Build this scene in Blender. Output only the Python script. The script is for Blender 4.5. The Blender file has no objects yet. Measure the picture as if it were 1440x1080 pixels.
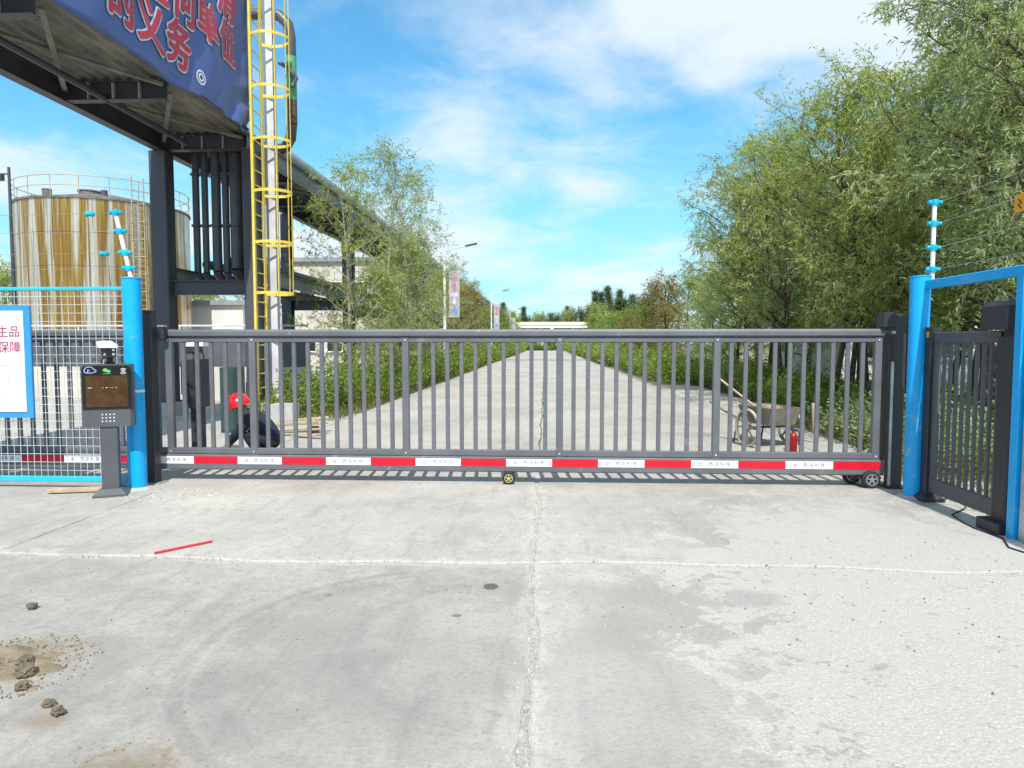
import bpy, bmesh, math, random
import numpy as np
from mathutils import Vector, Matrix, noise as mnoise
R = math.radians
sc = bpy.context.scene
C = sc.collection

# ------------------------------------------------------------------ camera
cam_d = bpy.data.cameras.new('camera'); cam = bpy.data.objects.new('camera', cam_d); C.objects.link(cam)
cam_d.sensor_width = 36; cam_d.lens = 24.0; cam_d.clip_start = 0.05; cam_d.clip_end = 3000
cam.location = (0, 0, 1.55)
cam.rotation_euler = (R(90 - 3.457), 0, R(2.798))
sc.camera = cam

# ------------------------------------------------------------------ node helper
class NT:
    def __init__(s, tree): s.t = tree; s.n = tree.nodes; s.l = tree.links
    def new(s, typ, **kw):
        n = s.n.new(typ)
        for k, v in kw.items(): setattr(n, k, v)
        return n
    def put(s, sock, v):
        if v is None: return
        if hasattr(v, 'is_linked') or isinstance(v, bpy.types.NodeSocket): s.l.new(v, sock)
        elif isinstance(v, (tuple, list)) and sock.type == 'RGBA' and len(v) == 3: sock.default_value = (*v, 1)
        else: sock.default_value = v
    def m(s, op, a, b=None, c=None, clamp=False):
        n = s.new('ShaderNodeMath', operation=op); n.use_clamp = clamp
        for i, v in enumerate((a, b, c)):
            if v is not None: s.put(n.inputs[i], v)
        return n.outputs[0]
    def mix(s, fac, a, b, blend='MIX'):
        n = s.new('ShaderNodeMix', data_type='RGBA', blend_type=blend)
        s.put(n.inputs[0], fac); s.put(n.inputs[6], a); s.put(n.inputs[7], b)
        return n.outputs[2]
    def noise(s, vec, scale, detail=4, rough=.55, dist=0.0, out=0):
        n = s.new('ShaderNodeTexNoise'); s.put(n.inputs['Vector'], vec)
        n.inputs['Scale'].default_value = scale; n.inputs['Detail'].default_value = detail
        n.inputs['Roughness'].default_value = rough; n.inputs['Distortion'].default_value = dist
        return n.outputs[out]
    def ramp(s, v, a, b, lo=0.0, hi=1.0):
        n = s.new('ShaderNodeMapRange', interpolation_type='SMOOTHSTEP')
        s.put(n.inputs[0], v)
        for i, x in zip((1, 2, 3, 4), (a, b, lo, hi)): n.inputs[i].default_value = x
        return n.outputs[0]
    def comb(s, x, y, z):
        n = s.new('ShaderNodeCombineXYZ')
        for i, v in enumerate((x, y, z)): s.put(n.inputs[i], v)
        return n.outputs[0]
    def sep(s, v):
        n = s.new('ShaderNodeSeparateXYZ'); s.put(n.inputs[0], v); return n.outputs
    def vscale(s, v, sc_):
        n = s.new('ShaderNodeVectorMath', operation='MULTIPLY'); s.put(n.inputs[0], v); n.inputs[1].default_value = sc_
        return n.outputs[0]
    def pos(s): return s.new('ShaderNodeNewGeometry').outputs['Position']

# ------------------------------------------------------------------ world and sun
SUN_EL, SUN_AZ = 51.0, 175.4          # azimuth clockwise from +y
w = bpy.data.worlds.new('World'); sc.world = w; w.use_nodes = True
nt = NT(w.node_tree); nt.n.clear()
sky = nt.new('ShaderNodeTexSky', sky_type='NISHITA'); sky.sun_disc = False
sky.sun_elevation = R(SUN_EL); sky.sun_rotation = R(SUN_AZ); sky.air_density = 1.0; sky.dust_density = 0.6; sky.ozone_density = 1.2
dirv = nt.new('ShaderNodeTexCoord').outputs['Generated']
dx, dy, dz = nt.sep(dirv)
den = nt.m('ADD', nt.m('MAXIMUM', dz, 0.0), 0.16)
px, py = nt.m('DIVIDE', dx, den), nt.m('DIVIDE', dy, den)
pc = nt.comb(nt.m('ADD', px, 15.2), nt.m('MULTIPLY', py, .95), 3.3)
n1 = nt.noise(pc, .85, 2, .5, 0)                       # where the cloud fields lie
n2 = nt.noise(pc, 2.3, 5, .60, .3)                     # their broken, puffy texture
cov = nt.m('ADD', nt.m('MULTIPLY', n1, .62), nt.m('MULTIPLY', n2, .38))
mask = nt.ramp(cov, .395, .60, 0, .92)
lowc = nt.ramp(dz, 0.0, 0.34, .70, 0)                   # pale air towards the horizon
skyc = nt.mix(1.0, sky.outputs[0], (.62, 1.62, 1.86), 'MULTIPLY')
skyc = nt.mix(.06, skyc, (5.0, 7.8, 9.2))
skyc = nt.mix(lowc, skyc, (4.5, 6.7, 8.2))
skyc = nt.mix(mask, skyc, (7.5, 8.2, 8.7))
bg = nt.new('ShaderNodeBackground'); nt.l.new(skyc, bg.inputs[0]); bg.inputs[1].default_value = 0.095
wo = nt.new('ShaderNodeOutputWorld'); nt.l.new(bg.outputs[0], wo.inputs[0])

sun_d = bpy.data.lights.new('sun', 'SUN'); sun = bpy.data.objects.new('sun', sun_d); C.objects.link(sun)
sun_d.energy = 4.4; sun_d.angle = R(.53); sun_d.color = (1, .955, .88)
az = R(SUN_AZ); el = R(SUN_EL)
sd = Vector((math.sin(az) * math.cos(el), math.cos(az) * math.cos(el), math.sin(el)))
sun.rotation_euler = (-sd).to_track_quat('-Z', 'Y').to_euler(); sun.location = (3, -20, 30)

sc.view_settings.view_transform = 'Standard'; sc.view_settings.look = 'None'
sc.view_settings.exposure = 0.36; sc.view_settings.gamma = 1.0; sc.view_settings.use_curve_mapping = False
sc.render.engine = 'CYCLES'; sc.cycles.use_denoising = True; sc.cycles.max_bounces = 5; sc.cycles.diffuse_bounces = 3; sc.cycles.glossy_bounces = 2; sc.cycles.transmission_bounces = 3
sc.cycles.transparent_max_bounces = 4; sc.cycles.use_adaptive_sampling = True; sc.cycles.adaptive_threshold = 0.02

# ------------------------------------------------------------------ mesh helpers
class MB:
    def __init__(s): s.v = []; s.f = []
    def add(s, vs, fs):
        o = len(s.v); s.v += [tuple(map(float, p)) for p in vs]; s.f += [tuple(i + o for i in f) for f in fs]; return s
    def sweep(s, rings, caps=True):
        n = len(rings[0]); vs = [p for r in rings for p in r]; fs = []
        for i in range(len(rings) - 1):
            for j in range(n):
                k = (j + 1) % n
                fs.append((i * n + j, i * n + k, (i + 1) * n + k, (i + 1) * n + j))
        if caps: fs += [tuple(range(n - 1, -1, -1)), tuple((len(rings) - 1) * n + j for j in range(n))]
        return s.add(vs, fs)
    def bar(s, a, b, w_, h_, ch=0.004, up=(0, 0, 1)):
        a, b = Vector(a), Vector(b); d = (b - a).normalized(); up = Vector(up)
        if abs(d.dot(up)) > .98: up = Vector((0, 1, 0))
        x = d.cross(up).normalized(); z = x.cross(d).normalized()
        p, q = w_ / 2, h_ / 2; c = min(ch, p * .9, q * .9)
        prof = [(-p + c, -q), (p - c, -q), (p, -q + c), (p, q - c), (p - c, q), (-p + c, q), (-p, q - c), (-p, -q + c)] if c > 0 else [(-p, -q), (p, -q), (p, q), (-p, q)]
        return s.sweep([[o + x * u + z * t for u, t in prof] for o in (a, b)])
    def box(s, x0, x1, y0, y1, z0, z1, ch=0.004):
        return s.bar(((x0 + x1) / 2, (y0 + y1) / 2, z0), ((x0 + x1) / 2, (y0 + y1) / 2, z1), x1 - x0, y1 - y0, ch)
    def prism(s, poly, axis, a0, a1):
        # poly of 2d points, extruded along an axis 0/1/2
        def P(u, t, a): return {0: (a, u, t), 1: (u, a, t), 2: (u, t, a)}[axis]
        return s.sweep([[P(u, t, a) for u, t in poly] for a in (a0, a1)])
    def ibeam(s, a, b, w_, h_, t=.014, up=(0, 0, 1)):
        a, b = Vector(a), Vector(b); d = (b - a).normalized(); up = Vector(up)
        if abs(d.dot(up)) > .98: up = Vector((0, 1, 0))
        x = d.cross(up).normalized(); z = x.cross(d).normalized(); p, q = w_ / 2, h_ / 2; r = t / 2
        prof = [(-p, -q), (p, -q), (p, -q + t), (r, -q + t), (r, q - t), (p, q - t), (p, q), (-p, q), (-p, q - t), (-r, q - t), (-r, -q + t), (-p, -q + t)]
        return s.sweep([[o + x * u + z * k for u, k in prof] for o in (a, b)])
    def tube(s, pts, r, n=10, caps=True):
        pts = [Vector(p) for p in pts]; rings = []; m = len(pts); prev = None
        for i, p in enumerate(pts):
            d = (pts[min(i + 1, m - 1)] - pts[max(i - 1, 0)]).normalized()
            if prev is None:
                u = Vector((0, 0, 1)) if abs(d.z) < .9 else Vector((1, 0, 0)); x = d.cross(u).normalized()
            else:
                x = (prev - d * prev.dot(d)).normalized()
            prev = x; y = d.cross(x); rr = r[i] if isinstance(r, (list, tuple)) else r
            rings.append([p + x * math.cos(2 * math.pi * k / n) * rr + y * math.sin(2 * math.pi * k / n) * rr for k in range(n)])
        return s.sweep(rings, caps)
    def lathe(s, prof, n=24, c=(0, 0, 0), axis=2, caps=True):
        def P(r, h, a):
            u, t = r * math.cos(a), r * math.sin(a)
            q = {2: (u, t, h), 1: (u, h, t), 0: (h, u, t)}[axis]
            return (c[0] + q[0], c[1] + q[1], c[2] + q[2])
        return s.sweep([[P(r, h, 2 * math.pi * k / n) for k in range(n)] for r, h in prof], caps)
    def mesh(s, name, smooth=None):
        me = bpy.data.meshes.new(name); me.from_pydata(s.v, [], s.f)
        bm = bmesh.new(); bm.from_mesh(me); bmesh.ops.recalc_face_normals(bm, faces=bm.faces); bm.to_mesh(me); bm.free()
        if smooth: me.shade_smooth(); me.set_sharp_from_angle(angle=R(smooth))
        return me

def link(name, me, mat, parent=None, loc=None):
    o = bpy.data.objects.new(name, me); C.objects.link(o)
    if mat is not None and me is not None and not me.materials: me.materials.append(mat)
    if parent is not None: o.parent = parent
    if loc is not None: o.location = loc
    return o
def tag(o, label, cat=None, group=None, kind=None):
    if label: o['label'] = label
    if cat: o['category'] = cat
    if group: o['group'] = group
    if kind: o['kind'] = kind
    return o
def thing(name, label, cat, loc=(0, 0, 0), rz=0, group=None):
    o = bpy.data.objects.new(name, None); C.objects.link(o); o.empty_display_size = .2
    o.location = loc; o.rotation_euler = (0, 0, rz)
    return tag(o, label, cat, group)
def part(name, mb, mat, parent, smooth=None, world=True):
    """mesh part; geometry given in world coordinates is shifted to the root's origin"""
    if world and parent is not None:
        r = parent
        off = Vector((0, 0, 0))
        while r is not None: off += Vector(r.location); r = r.parent
        mb.v = [(p[0] - off.x, p[1] - off.y, p[2] - off.z) for p in mb.v]
    return link(name, mb.mesh(name, smooth), mat, parent)
def copy_tree(o, parent=None):
    c = o.copy(); C.objects.link(c); c.parent = parent
    for ch in list(o.children): copy_tree(ch, c)
    return c
_tc = {}
def text_mesh(body, size, off=0.0, ext=0.0):
    key = (body, size, off, ext)
    if key not in _tc:
        cu = bpy.data.curves.new('text', 'FONT'); cu.body = body; cu.size = size; cu.offset = off; cu.extrude = ext
        cu.align_x = 'CENTER'; cu.align_y = 'CENTER'
        o = bpy.data.objects.new('text', cu); C.objects.link(o)
        dg = bpy.context.evaluated_depsgraph_get(); dg.update()
        me = bpy.data.meshes.new_from_object(o.evaluated_get(dg))
        me.materials.clear()
        bpy.data.objects.remove(o); bpy.data.curves.remove(cu); _tc[key] = me
    return _tc[key].copy()
def tf(me, M): me.transform(M); return me
FRONT = Matrix.Rotation(R(90), 4, 'X')           # text facing -y

# ------------------------------------------------------------------ materials
MATS = {}
def mat(name, col, rough=.5, metal=0.0, var=.12, vs=3.0, bump=.0, bs=60, spec=.5, dirt=None, dirt_amt=.0, coat=0.0):
    m = bpy.data.materials.new(name); m.use_nodes = True; n = NT(m.node_tree)
    b = n.n['Principled BSDF']; p = n.pos()
    v = n.noise(p, vs, 5, .6)
    c = n.mix(n.ramp(v, .3, .7), tuple(x * (1 - var) for x in col), tuple(min(1, x * (1 + var)) for x in col))
    fine = n.noise(p, 45, 3, .6)
    c = n.mix(n.ramp(fine, .35, .75, 0, var * .8), c, tuple(x * .75 for x in col))
    if dirt:
        dn = n.noise(p, 5.5, 6, .65, .3)
        c = n.mix(n.ramp(dn, .62 - dirt_amt, .72, 0, .85), c, dirt)
    n.l.new(c, b.inputs['Base Color'])
    n.put(b.inputs['Roughness'], n.ramp(v, .25, .75, max(.03, rough - .08), min(1, rough + .1)))
    b.inputs['Metallic'].default_value = metal; b.inputs['Specular IOR Level'].default_value = spec
    b.inputs['Coat Weight'].default_value = coat
    if bump:
        bp = n.new('ShaderNodeBump'); bp.inputs['Strength'].default_value = bump; bp.inputs['Distance'].default_value = .01
        n.l.new(n.noise(p, bs, 5, .6), bp.inputs['Height']); n.l.new(bp.outputs[0], b.inputs['Normal'])
    MATS[name] = m
    return m
M = MATS
mat('gate_dark', (.085, .09, .102), .42, .0, .08, 2, .05, 200, dirt=(.14, .14, .14), dirt_amt=-.03)
mat('gate_grey', (.120, .126, .140), .40, .0, .12, 2, .08, 160, dirt=(.24, .23, .215), dirt_amt=.01)
mat('gate_black', (.030, .031, .036), .45, 0, .15, 3, .05, 150, dirt=(.10, .10, .10), dirt_amt=-.02)
mat('post_blue', (.0, .37, .82), .38, 0, .06, 2, .03, 80, dirt=(.20, .42, .58), dirt_amt=.06)
mat('rail_cyan', (.02, .46, .72), .42, 0, .08, 3, .03, 80)
mat('wire_white', (.66, .70, .72), .45, .2, .1)
mat('galv', (.48, .50, .52), .4, .6, .15, 6)
mat('tape_red', (.60, .004, .022), .35, 0, .06, 4, dirt=(.40, .05, .06), dirt_amt=-.05)
mat('tape_white', (.78, .79, .80), .4, 0, .04, 4, dirt=(.60, .58, .55), dirt_amt=-.04)
mat('print_violet', (.10, .04, .12), .6)
mat('rubber', (.022, .022, .024), .75, 0, .2, 20, .1, 80)
mat('rim_silver', (.55, .56, .58), .3, .7)
mat('rim_gold', (.62, .55, .22), .4, .4)
mat('kiosk_grey', (.085, .09, .10), .45, 0, .08, 3, .04, 300)
mat('glass_black', (.008, .009, .012), .08, 0, .05)
mat('led_panel', (.060, .027, .005), .22, 0, .25, 14)
mat('white_plastic', (.78, .79, .80), .35, 0, .03)
mat('icon_blue', (.35, .48, .85), .5)
mat('icon_green', (.12, .50, .12), .5)
mat('icon_white', (.8, .8, .8), .5)
mat('insulator_cyan', (.0, .42, .62), .35)
mat('sign_blue', (.03, .27, .68), .4, 0, .05)
mat('sheet_white', (.80, .81, .82), .5, 0, .02)
mat('ink_crimson', (.42, .02, .10), .6)
mat('ink_pale', (.55, .56, .60), .6)
mat('faded_red', (.42, .20, .25), .6)
mat('faded_blue', (.14, .28, .52), .6)
mat('sign_orange', (.75, .33, .01), .5)
mat('ink_black', (.02, .02, .02), .6)
mat('steel_dark', (.058, .060, .074), .5, 0, .2, 1.5, .06, 60, dirt=(.10, .085, .075), dirt_amt=-.03)
mat('steel_mid', (.19, .195, .205), .5, 0, .2, 1.5, .06, 60, dirt=(.12, .11, .10), dirt_amt=-.02)
mat('steel_pale', (.55, .55, .58), .5, .0, .15, 2, .05, 60, dirt=(.25, .24, .24), dirt_amt=-.02)
mat('pipe_dark', (.075, .076, .086), .4, .1, .2, 2, .05, 50)
mat('pipe_silver', (.42, .43, .45), .35, .7, .15, 3, .08, 30)
mat('pipe_green', (.07, .30, .13), .45, 0, .2, 3)
mat('pipe_rust', (.10, .055, .034), .65, 0, .3, 4)
mat('deck', (.21, .20, .17), .7, 0, .3, 2.2, .2, 40, dirt=(.10, .085, .06), dirt_amt=.04)
mat('yellow_paint', (.76, .58, .09), .5, 0, .12, 3, .05, 60, dirt=(.45, .36, .14), dirt_amt=-.02)
mat('banner_blue', (.085, .13, .33), .6, 0, .10, 1.2, .12, 160)
mat('banner_red', (.56, .035, .075), .6, 0, .1)
mat('banner_white', (.82, .82, .84), .6, 0, .04)
mat('rail_tank', (.42, .34, .22), .55, .2, .2)
mat('tank_roof', (.17, .15, .14), .65, .2, .3)
mat('wall_beige', (.52, .48, .42), .85, 0, .12, 1.2, .25, 30, dirt=(.36, .32, .27), dirt_amt=.02)
mat('wall_white', (.66, .65, .62), .8, 0, .08, .6, .2, 30, dirt=(.48, .45, .40), dirt_amt=0)
mat('clad_dark', (.085, .09, .10), .6, .1, .18, 1.5, .1, 30)
mat('window_dark', (.02, .024, .03), .12, 0, .2)
mat('roof_grey', (.26, .27, .28), .7, 0, .12)
mat('bark', (.085, .066, .048), .9, 0, .35, 6, .5, 30)
mat('bark_pale', (.30, .27, .21), .85, 0, .3, 6, .4, 30)
mat('helmet_red', (.55, .012, .02), .22, 0, .04, coat=.5)
mat('cloth_navy', (.016, .022, .045), .85, 0, .2, 8, .3, 120)
mat('cloth_black', (.014, .014, .017), .9, 0, .2, 8, .3, 120)
mat('cloth_maroon', (.12, .014, .018), .9, 0, .2, 8)
mat('skin', (.40, .22, .15), .55, 0, .08)
mat('wood', (.36, .26, .16), .8, 0, .25, 5, .3, 60)
mat('wood_pale', (.46, .36, .25), .8, 0, .2, 5, .3, 60)
mat('cart_tray', (.19, .16, .125), .75, 0, .3, 5, .3, 40, dirt=(.36, .32, .26), dirt_amt=.0)
mat('tyre_pale', (.40, .36, .29), .9, 0, .2, 9)
mat('extinguisher_red', (.26, .006, .012), .3, 0, .05)
mat('plastic_red', (.60, .03, .045), .45, 0, .06)
mat('concrete_block', (.40, .40, .40), .9, 0, .15, 4, .4, 60)
mat('cabinet_green', (.03, .065, .055), .5, 0, .1)
mat('sack', (.36, .36, .50), .9, 0, .12, 9, .3, 60)
mat('stone', (.155, .125, .085), .95, 0, .3, 20, .8, 60)
mat('stone_pale', (.44, .42, .38), .95, 0, .2, 30, .5, 90)
mat('sand', (.25, .20, .135), .97, 0, .25, 9, .9, 90)
mat('lamp_white', (.70, .71, .72), .45, .1, .05)
mat('lamp_dark', (.09, .10, .11), .4)
mat('canopy_cream', (.66, .60, .46), .6, 0, .05)

def mat_leaf(name, cols, trans=.42, rough=.55):
    m = bpy.data.materials.new(name); m.use_nodes = True; n = NT(m.node_tree)
    rnd = n.new('ShaderNodeNewGeometry').outputs['Random Per Island']
    big = n.noise(n.pos(), .9, 3, .5)
    t = n.m('ADD', n.m('MULTIPLY', rnd, .6), n.m('MULTIPLY', n.ramp(big, .3, .7), .4))
    cr = n.new('ShaderNodeValToRGB'); n.l.new(t, cr.inputs[0]); e = cr.color_ramp.elements
    e[0].color = (*cols[0], 1); e[1].color = (*cols[-1], 1)
    for i, c in enumerate(cols[1:-1]):
        x = e.new((i + 1) / (len(cols) - 1)); x.color = (*c, 1)
    b = n.n['Principled BSDF']; n.l.new(cr.outputs[0], b.inputs['Base Color']); b.inputs['Roughness'].default_value = rough
    b.inputs['Specular IOR Level'].default_value = .35
    tr = n.new('ShaderNodeBsdfTranslucent'); n.l.new(n.mix(1.0, cr.outputs[0], (1.1, 1.25, .6), 'MULTIPLY'), tr.inputs[0])
    mx = n.new('ShaderNodeMixShader'); mx.inputs[0].default_value = trans
    n.l.new(b.outputs[0], mx.inputs[1]); n.l.new(tr.outputs[0], mx.inputs[2])
    n.l.new(mx.outputs[0], n.n['Material Output'].inputs[0]); MATS[name] = m
mat_leaf('leaf_willow', [(.18, .215, .06), (.30, .345, .10), (.40, .44, .16), (.48, .50, .25)])
mat_leaf('leaf_grey', [(.19, .23, .10), (.31, .36, .18), (.43, .47, .28)])
mat_leaf('leaf_bush', [(.12, .165, .035), (.21, .28, .055), (.32, .38, .10)])
mat_leaf('leaf_brown', [(.16, .125, .04), (.27, .20, .07), (.33, .27, .11)])
mat_leaf('leaf_dark', [(.055, .085, .04), (.095, .135, .06), (.14, .18, .085)])
mat_leaf('leaf_grass', [(.09, .11, .03), (.16, .17, .05), (.26, .23, .10)])

# concrete of the road slabs
def mat_concrete():
    m = bpy.data.materials.new('concrete'); m.use_nodes = True; n = NT(m.node_tree); b = n.n['Principled BSDF']
    p = n.pos(); x, y, z = n.sep(p)
    big = n.noise(p, .55, 3, .6, .4); mid = n.noise(p, 2.6, 5, .65, .5); fine = n.noise(p, 34, 3, .7); grit = n.noise(p, 150, 1, .6)
    streak = n.noise(n.vscale(p, (5.5, .8, 1)), 1.5, 4, .65, .4)
    c = n.mix(n.ramp(big, .32, .68), (.345, .336, .320), (.46, .449, .427))
    c = n.mix(n.ramp(mid, .42, .72, 0, .6), c, (.50, .487, .46))
    mott = n.noise(p, 11, 4, .72, .5)
    c = n.mix(n.ramp(mott, .50, .70, 0, .45), c, (.27, .262, .25))
    c = n.mix(n.ramp(mott, .30, .42, .35, 0), c, (.54, .525, .50))
    c = n.mix(n.ramp(streak, .50, .72, 0, .40), c, (.26, .254, .245))
    c = n.mix(n.ramp(fine, .45, .75, 0, .55), c, (.24, .235, .225))
    c = n.mix(n.ramp(grit, .62, .80, 0, .35), c, (.60, .59, .57))
    # worn top on the right hand slab: exposed pale aggregate, ragged edge against the smooth grey skin
    edge = n.m('ADD', n.m('MULTIPLY', mid, 1.0), n.m('MULTIPLY', mott, .55))
    gx = n.m('MULTIPLY', n.m('SUBTRACT', x, .75), .26)
    gx = n.m('MINIMUM', n.m('MAXIMUM', gx, -.6), .28)
    ny = n.m('MULTIPLY', n.m('MAXIMUM', n.m('SUBTRACT', y, 4.9), 0.0), -.16)
    worn = n.ramp(n.m('ADD', n.m('ADD', edge, gx), n.m('MAXIMUM', ny, -.5)), .80, .845)
    vo = n.new('ShaderNodeTexVoronoi'); n.l.new(p, vo.inputs['Vector']); vo.inputs['Scale'].default_value = 55
    peb = n.ramp(vo.outputs['Distance'], .12, .45)
    wc = n.mix(peb, (.585, .575, .552), (.455, .448, .43))
    wc = n.mix(n.ramp(mott, .60, .70, 0, .75), wc, (.28, .27, .25))
    wc = n.mix(n.ramp(fine, .60, .72, 0, .6), wc, (.25, .24, .23))
    c = n.mix(n.m('MULTIPLY', worn, .92), c, wc)
    # crumbled pale borders along the joints
    jn = n.m('MULTIPLY', n.m('SUBTRACT', n.noise(p, 5, 4, .7), .5), .55)
    wy = n.m('ADD', n.m('MULTIPLY', n.m('SINE', n.m('ADD', n.m('MULTIPLY', x, 1.3), .5)), .045), n.m('MULTIPLY', n.m('SINE', n.m('MULTIPLY', x, 4.1)), .018))
    wx_ = n.m('ADD', n.m('MULTIPLY', n.m('SINE', n.m('MULTIPLY', y, 2.3)), .014), n.m('MULTIPLY', n.m('SINE', n.m('ADD', n.m('MULTIPLY', y, 5.7), 1.0)), .008))
    jx = n.m('ABSOLUTE', n.m('SUBTRACT', n.m('ADD', n.m('ADD', x, .075), n.m('MULTIPLY', jn, .3)), wx_))
    jy = n.m('ABSOLUTE', n.m('SUBTRACT', n.m('SUBTRACT', n.m('ADD', y, n.m('MULTIPLY', jn, .35)), 4.71), wy))
    jd = n.m('MINIMUM', n.m('ADD', jx, jn), n.m('ADD', jy, jn))
    jm = n.ramp(jd, .02, .10, .8, 0)
    jm = n.m('MULTIPLY', jm, n.ramp(y, 6.5, 9.0, 1, .15))
    c = n.mix(jm, c, wc)
    # tyre arcs on the left slab
    def ring(cx, cy, r, wd, amt):
        d = n.m('SQRT', n.m('ADD', n.m('POWER', n.m('SUBTRACT', x, cx), 2), n.m('POWER', n.m('SUBTRACT', y, cy), 2)))
        k = n.ramp(n.m('ABSOLUTE', n.m('SUBTRACT', d, r)), wd * .4, wd, amt, 0)
        return n.m('MULTIPLY', n.m('MULTIPLY', k, n.ramp(n.m('SUBTRACT', cx, x), .0, .35)), n.ramp(mott, .3, .6, .35, 1))
    for (cx, cy, r, wd, amt) in ((-.55, 3.35, 1.19, .05, .42), (-.55, 3.35, 1.06, .10, .34), (-.55, 3.35, 1.34, .03, .15), (-.15, 3.5, .85, .06, .28), (-2.2, .9, 2.1, .05, .25), (-2.2, .9, 2.25, .05, .2)):
        c = n.mix(ring(cx, cy, r, wd, amt), c, (.24, .238, .235))
    # drying damp spots and oil
    def spot(cx, cy, rx, ry, col, amt, jag=.6, soft=.75):
        d = n.m('SQRT', n.m('ADD', n.m('POWER', n.m('DIVIDE', n.m('SUBTRACT', x, cx), rx), 2), n.m('POWER', n.m('DIVIDE', n.m('SUBTRACT', y, cy), ry), 2)))
        d = n.m('ADD', d, n.m('MULTIPLY', n.m('SUBTRACT', mott, .5), jag))
        return n.ramp(d, soft, 1.05, amt, 0), col
    for a in ((-.345, 4.25, .055, .06, (.10, .10, .098), .9), (-.50, 3.78, .03, .025, (.14, .14, .14), .8), (-1.33, 4.05, .028, .03, (.2, .2, .2), .7),
              (-.85, 3.15, .85, 1.1, (.27, .265, .26), .45, 1.6, .1), (.62, 4.15, .42, .30, (.28, .278, .275), .5, 1.5, .4), (1.25, 4.12, .26, .20, (.28, .278, .275), .55, 1.5, .4), (.30, 3.0, .35, .75, (.31, .31, .31), .45, 1.3),
              (-2.60, 3.12, .44, .40, (.27, .22, .15), .8, 1.8, .1), (-1.52, 2.30, .36, .26, (.235, .185, .115), .75, 1.8, .1), (-2.05, 2.62, .14, .11, (.27, .22, .15), .6, 1.6, .1),
              (-3.4, 6.45, .7, .35, (.56, .545, .52), .5, 2.2, .1), (.35, 2.2, .5, .5, (.27, .265, .255), .5, 1.8, .3), (.45, 3.6, .3, .4, (.28, .275, .265), .5, 2, .3)):
        k, col = spot(*a); c = n.mix(k, c, col)
    grey = n.m('MULTIPLY', n.ramp(x, -.10, -.06, 1, 0), n.ramp(n.m('SUBTRACT', y, wy), 4.69, 4.73, 1, 0))
    c = n.mix(n.m('MULTIPLY', grey, n.ramp(mid, .25, .7, .95, .55)), c, n.mix(1.0, c, (.82, .825, .835), 'MULTIPLY'))
    pit = n.m('MULTIPLY', n.ramp(vo.outputs['Distance'], .10, .20, 1, 0), n.ramp(mott, .48, .58))
    c = n.mix(n.m('MULTIPLY', pit, .6), c, (.17, .165, .155))
    c = n.mix(1.0, c, (1.0, .972, .935), 'MULTIPLY')
    n.l.new(c, b.inputs['Base Color']); b.inputs['Roughness'].default_value = .88; b.inputs['Specular IOR Level'].default_value = .3
    bp = n.new('ShaderNodeBump'); bp.inputs['Strength'].default_value = .8; bp.inputs['Distance'].default_value = .012
    h = n.m('MULTIPLY', n.noise(p, 52, 4, .75), n.ramp(n.m('ADD', x, n.m('MULTIPLY', y, -.1)), -.3, 1.2, .45, 1.15))
    n.l.new(h, bp.inputs['Height']); n.l.new(bp.outputs[0], b.inputs['Normal'])
    MATS['concrete'] = m
mat_concrete()
def mat_ground():
    m = bpy.data.materials.new('earth'); m.use_nodes = True; n = NT(m.node_tree); b = n.n['Principled BSDF']
    p = n.pos(); a = n.noise(p, .35, 6, .6, .3); f = n.noise(p, 12, 6, .7)
    x, y, z = n.sep(p)
    c = n.mix(n.ramp(f, .3, .7), (.22, .185, .13), (.36, .32, .25))
    left = n.ramp(x, -6, -4.8, 1, 0)
    c = n.mix(n.m('MULTIPLY', left, n.ramp(y, 45, 60, 1, 0)), c, n.mix(n.ramp(f, .3, .7), (.38, .36, .33), (.50, .48, .44)))
    g = n.m('MULTIPLY', n.ramp(a, .42, .58), n.ramp(x, 3.5, 5.5, .25, .9))
    c = n.mix(g, c, n.mix(n.ramp(f, .35, .7), (.07, .09, .025), (.15, .16, .06)))
    n.l.new(c, b.inputs['Base Color']); b.inputs['Roughness'].default_value = .95
    bp = n.new('ShaderNodeBump'); bp.inputs['Strength'].default_value = .6; bp.inputs['Distance'].default_value = .03
    n.l.new(n.noise(p, 25, 6, .7), bp.inputs['Height']); n.l.new(bp.outputs[0], b.inputs['Normal']); MATS['earth'] = m
mat_ground()
def mat_filler():
    m = bpy.data.materials.new('joint_mortar'); m.use_nodes = True; n = NT(m.node_tree); b = n.n['Principled BSDF']
    p = n.pos(); f = n.noise(p, 45, 6, .75); q = n.noise(p, 9, 6, .7)
    c = n.mix(n.ramp(f, .35, .65), (.52, .50, .46), (.68, .66, .61))
    c = n.mix(n.ramp(q, .63, .72, 0, .7), c, (.18, .17, .15))
    n.l.new(c, b.inputs['Base Color']); b.inputs['Roughness'].default_value = .95
    bp = n.new('ShaderNodeBump'); bp.inputs['Strength'].default_value = 1; bp.inputs['Distance'].default_value = .03
    n.l.new(f, bp.inputs['Height']); n.l.new(bp.outputs[0], b.inputs['Normal']); MATS['joint_mortar'] = m
mat_filler()
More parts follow.
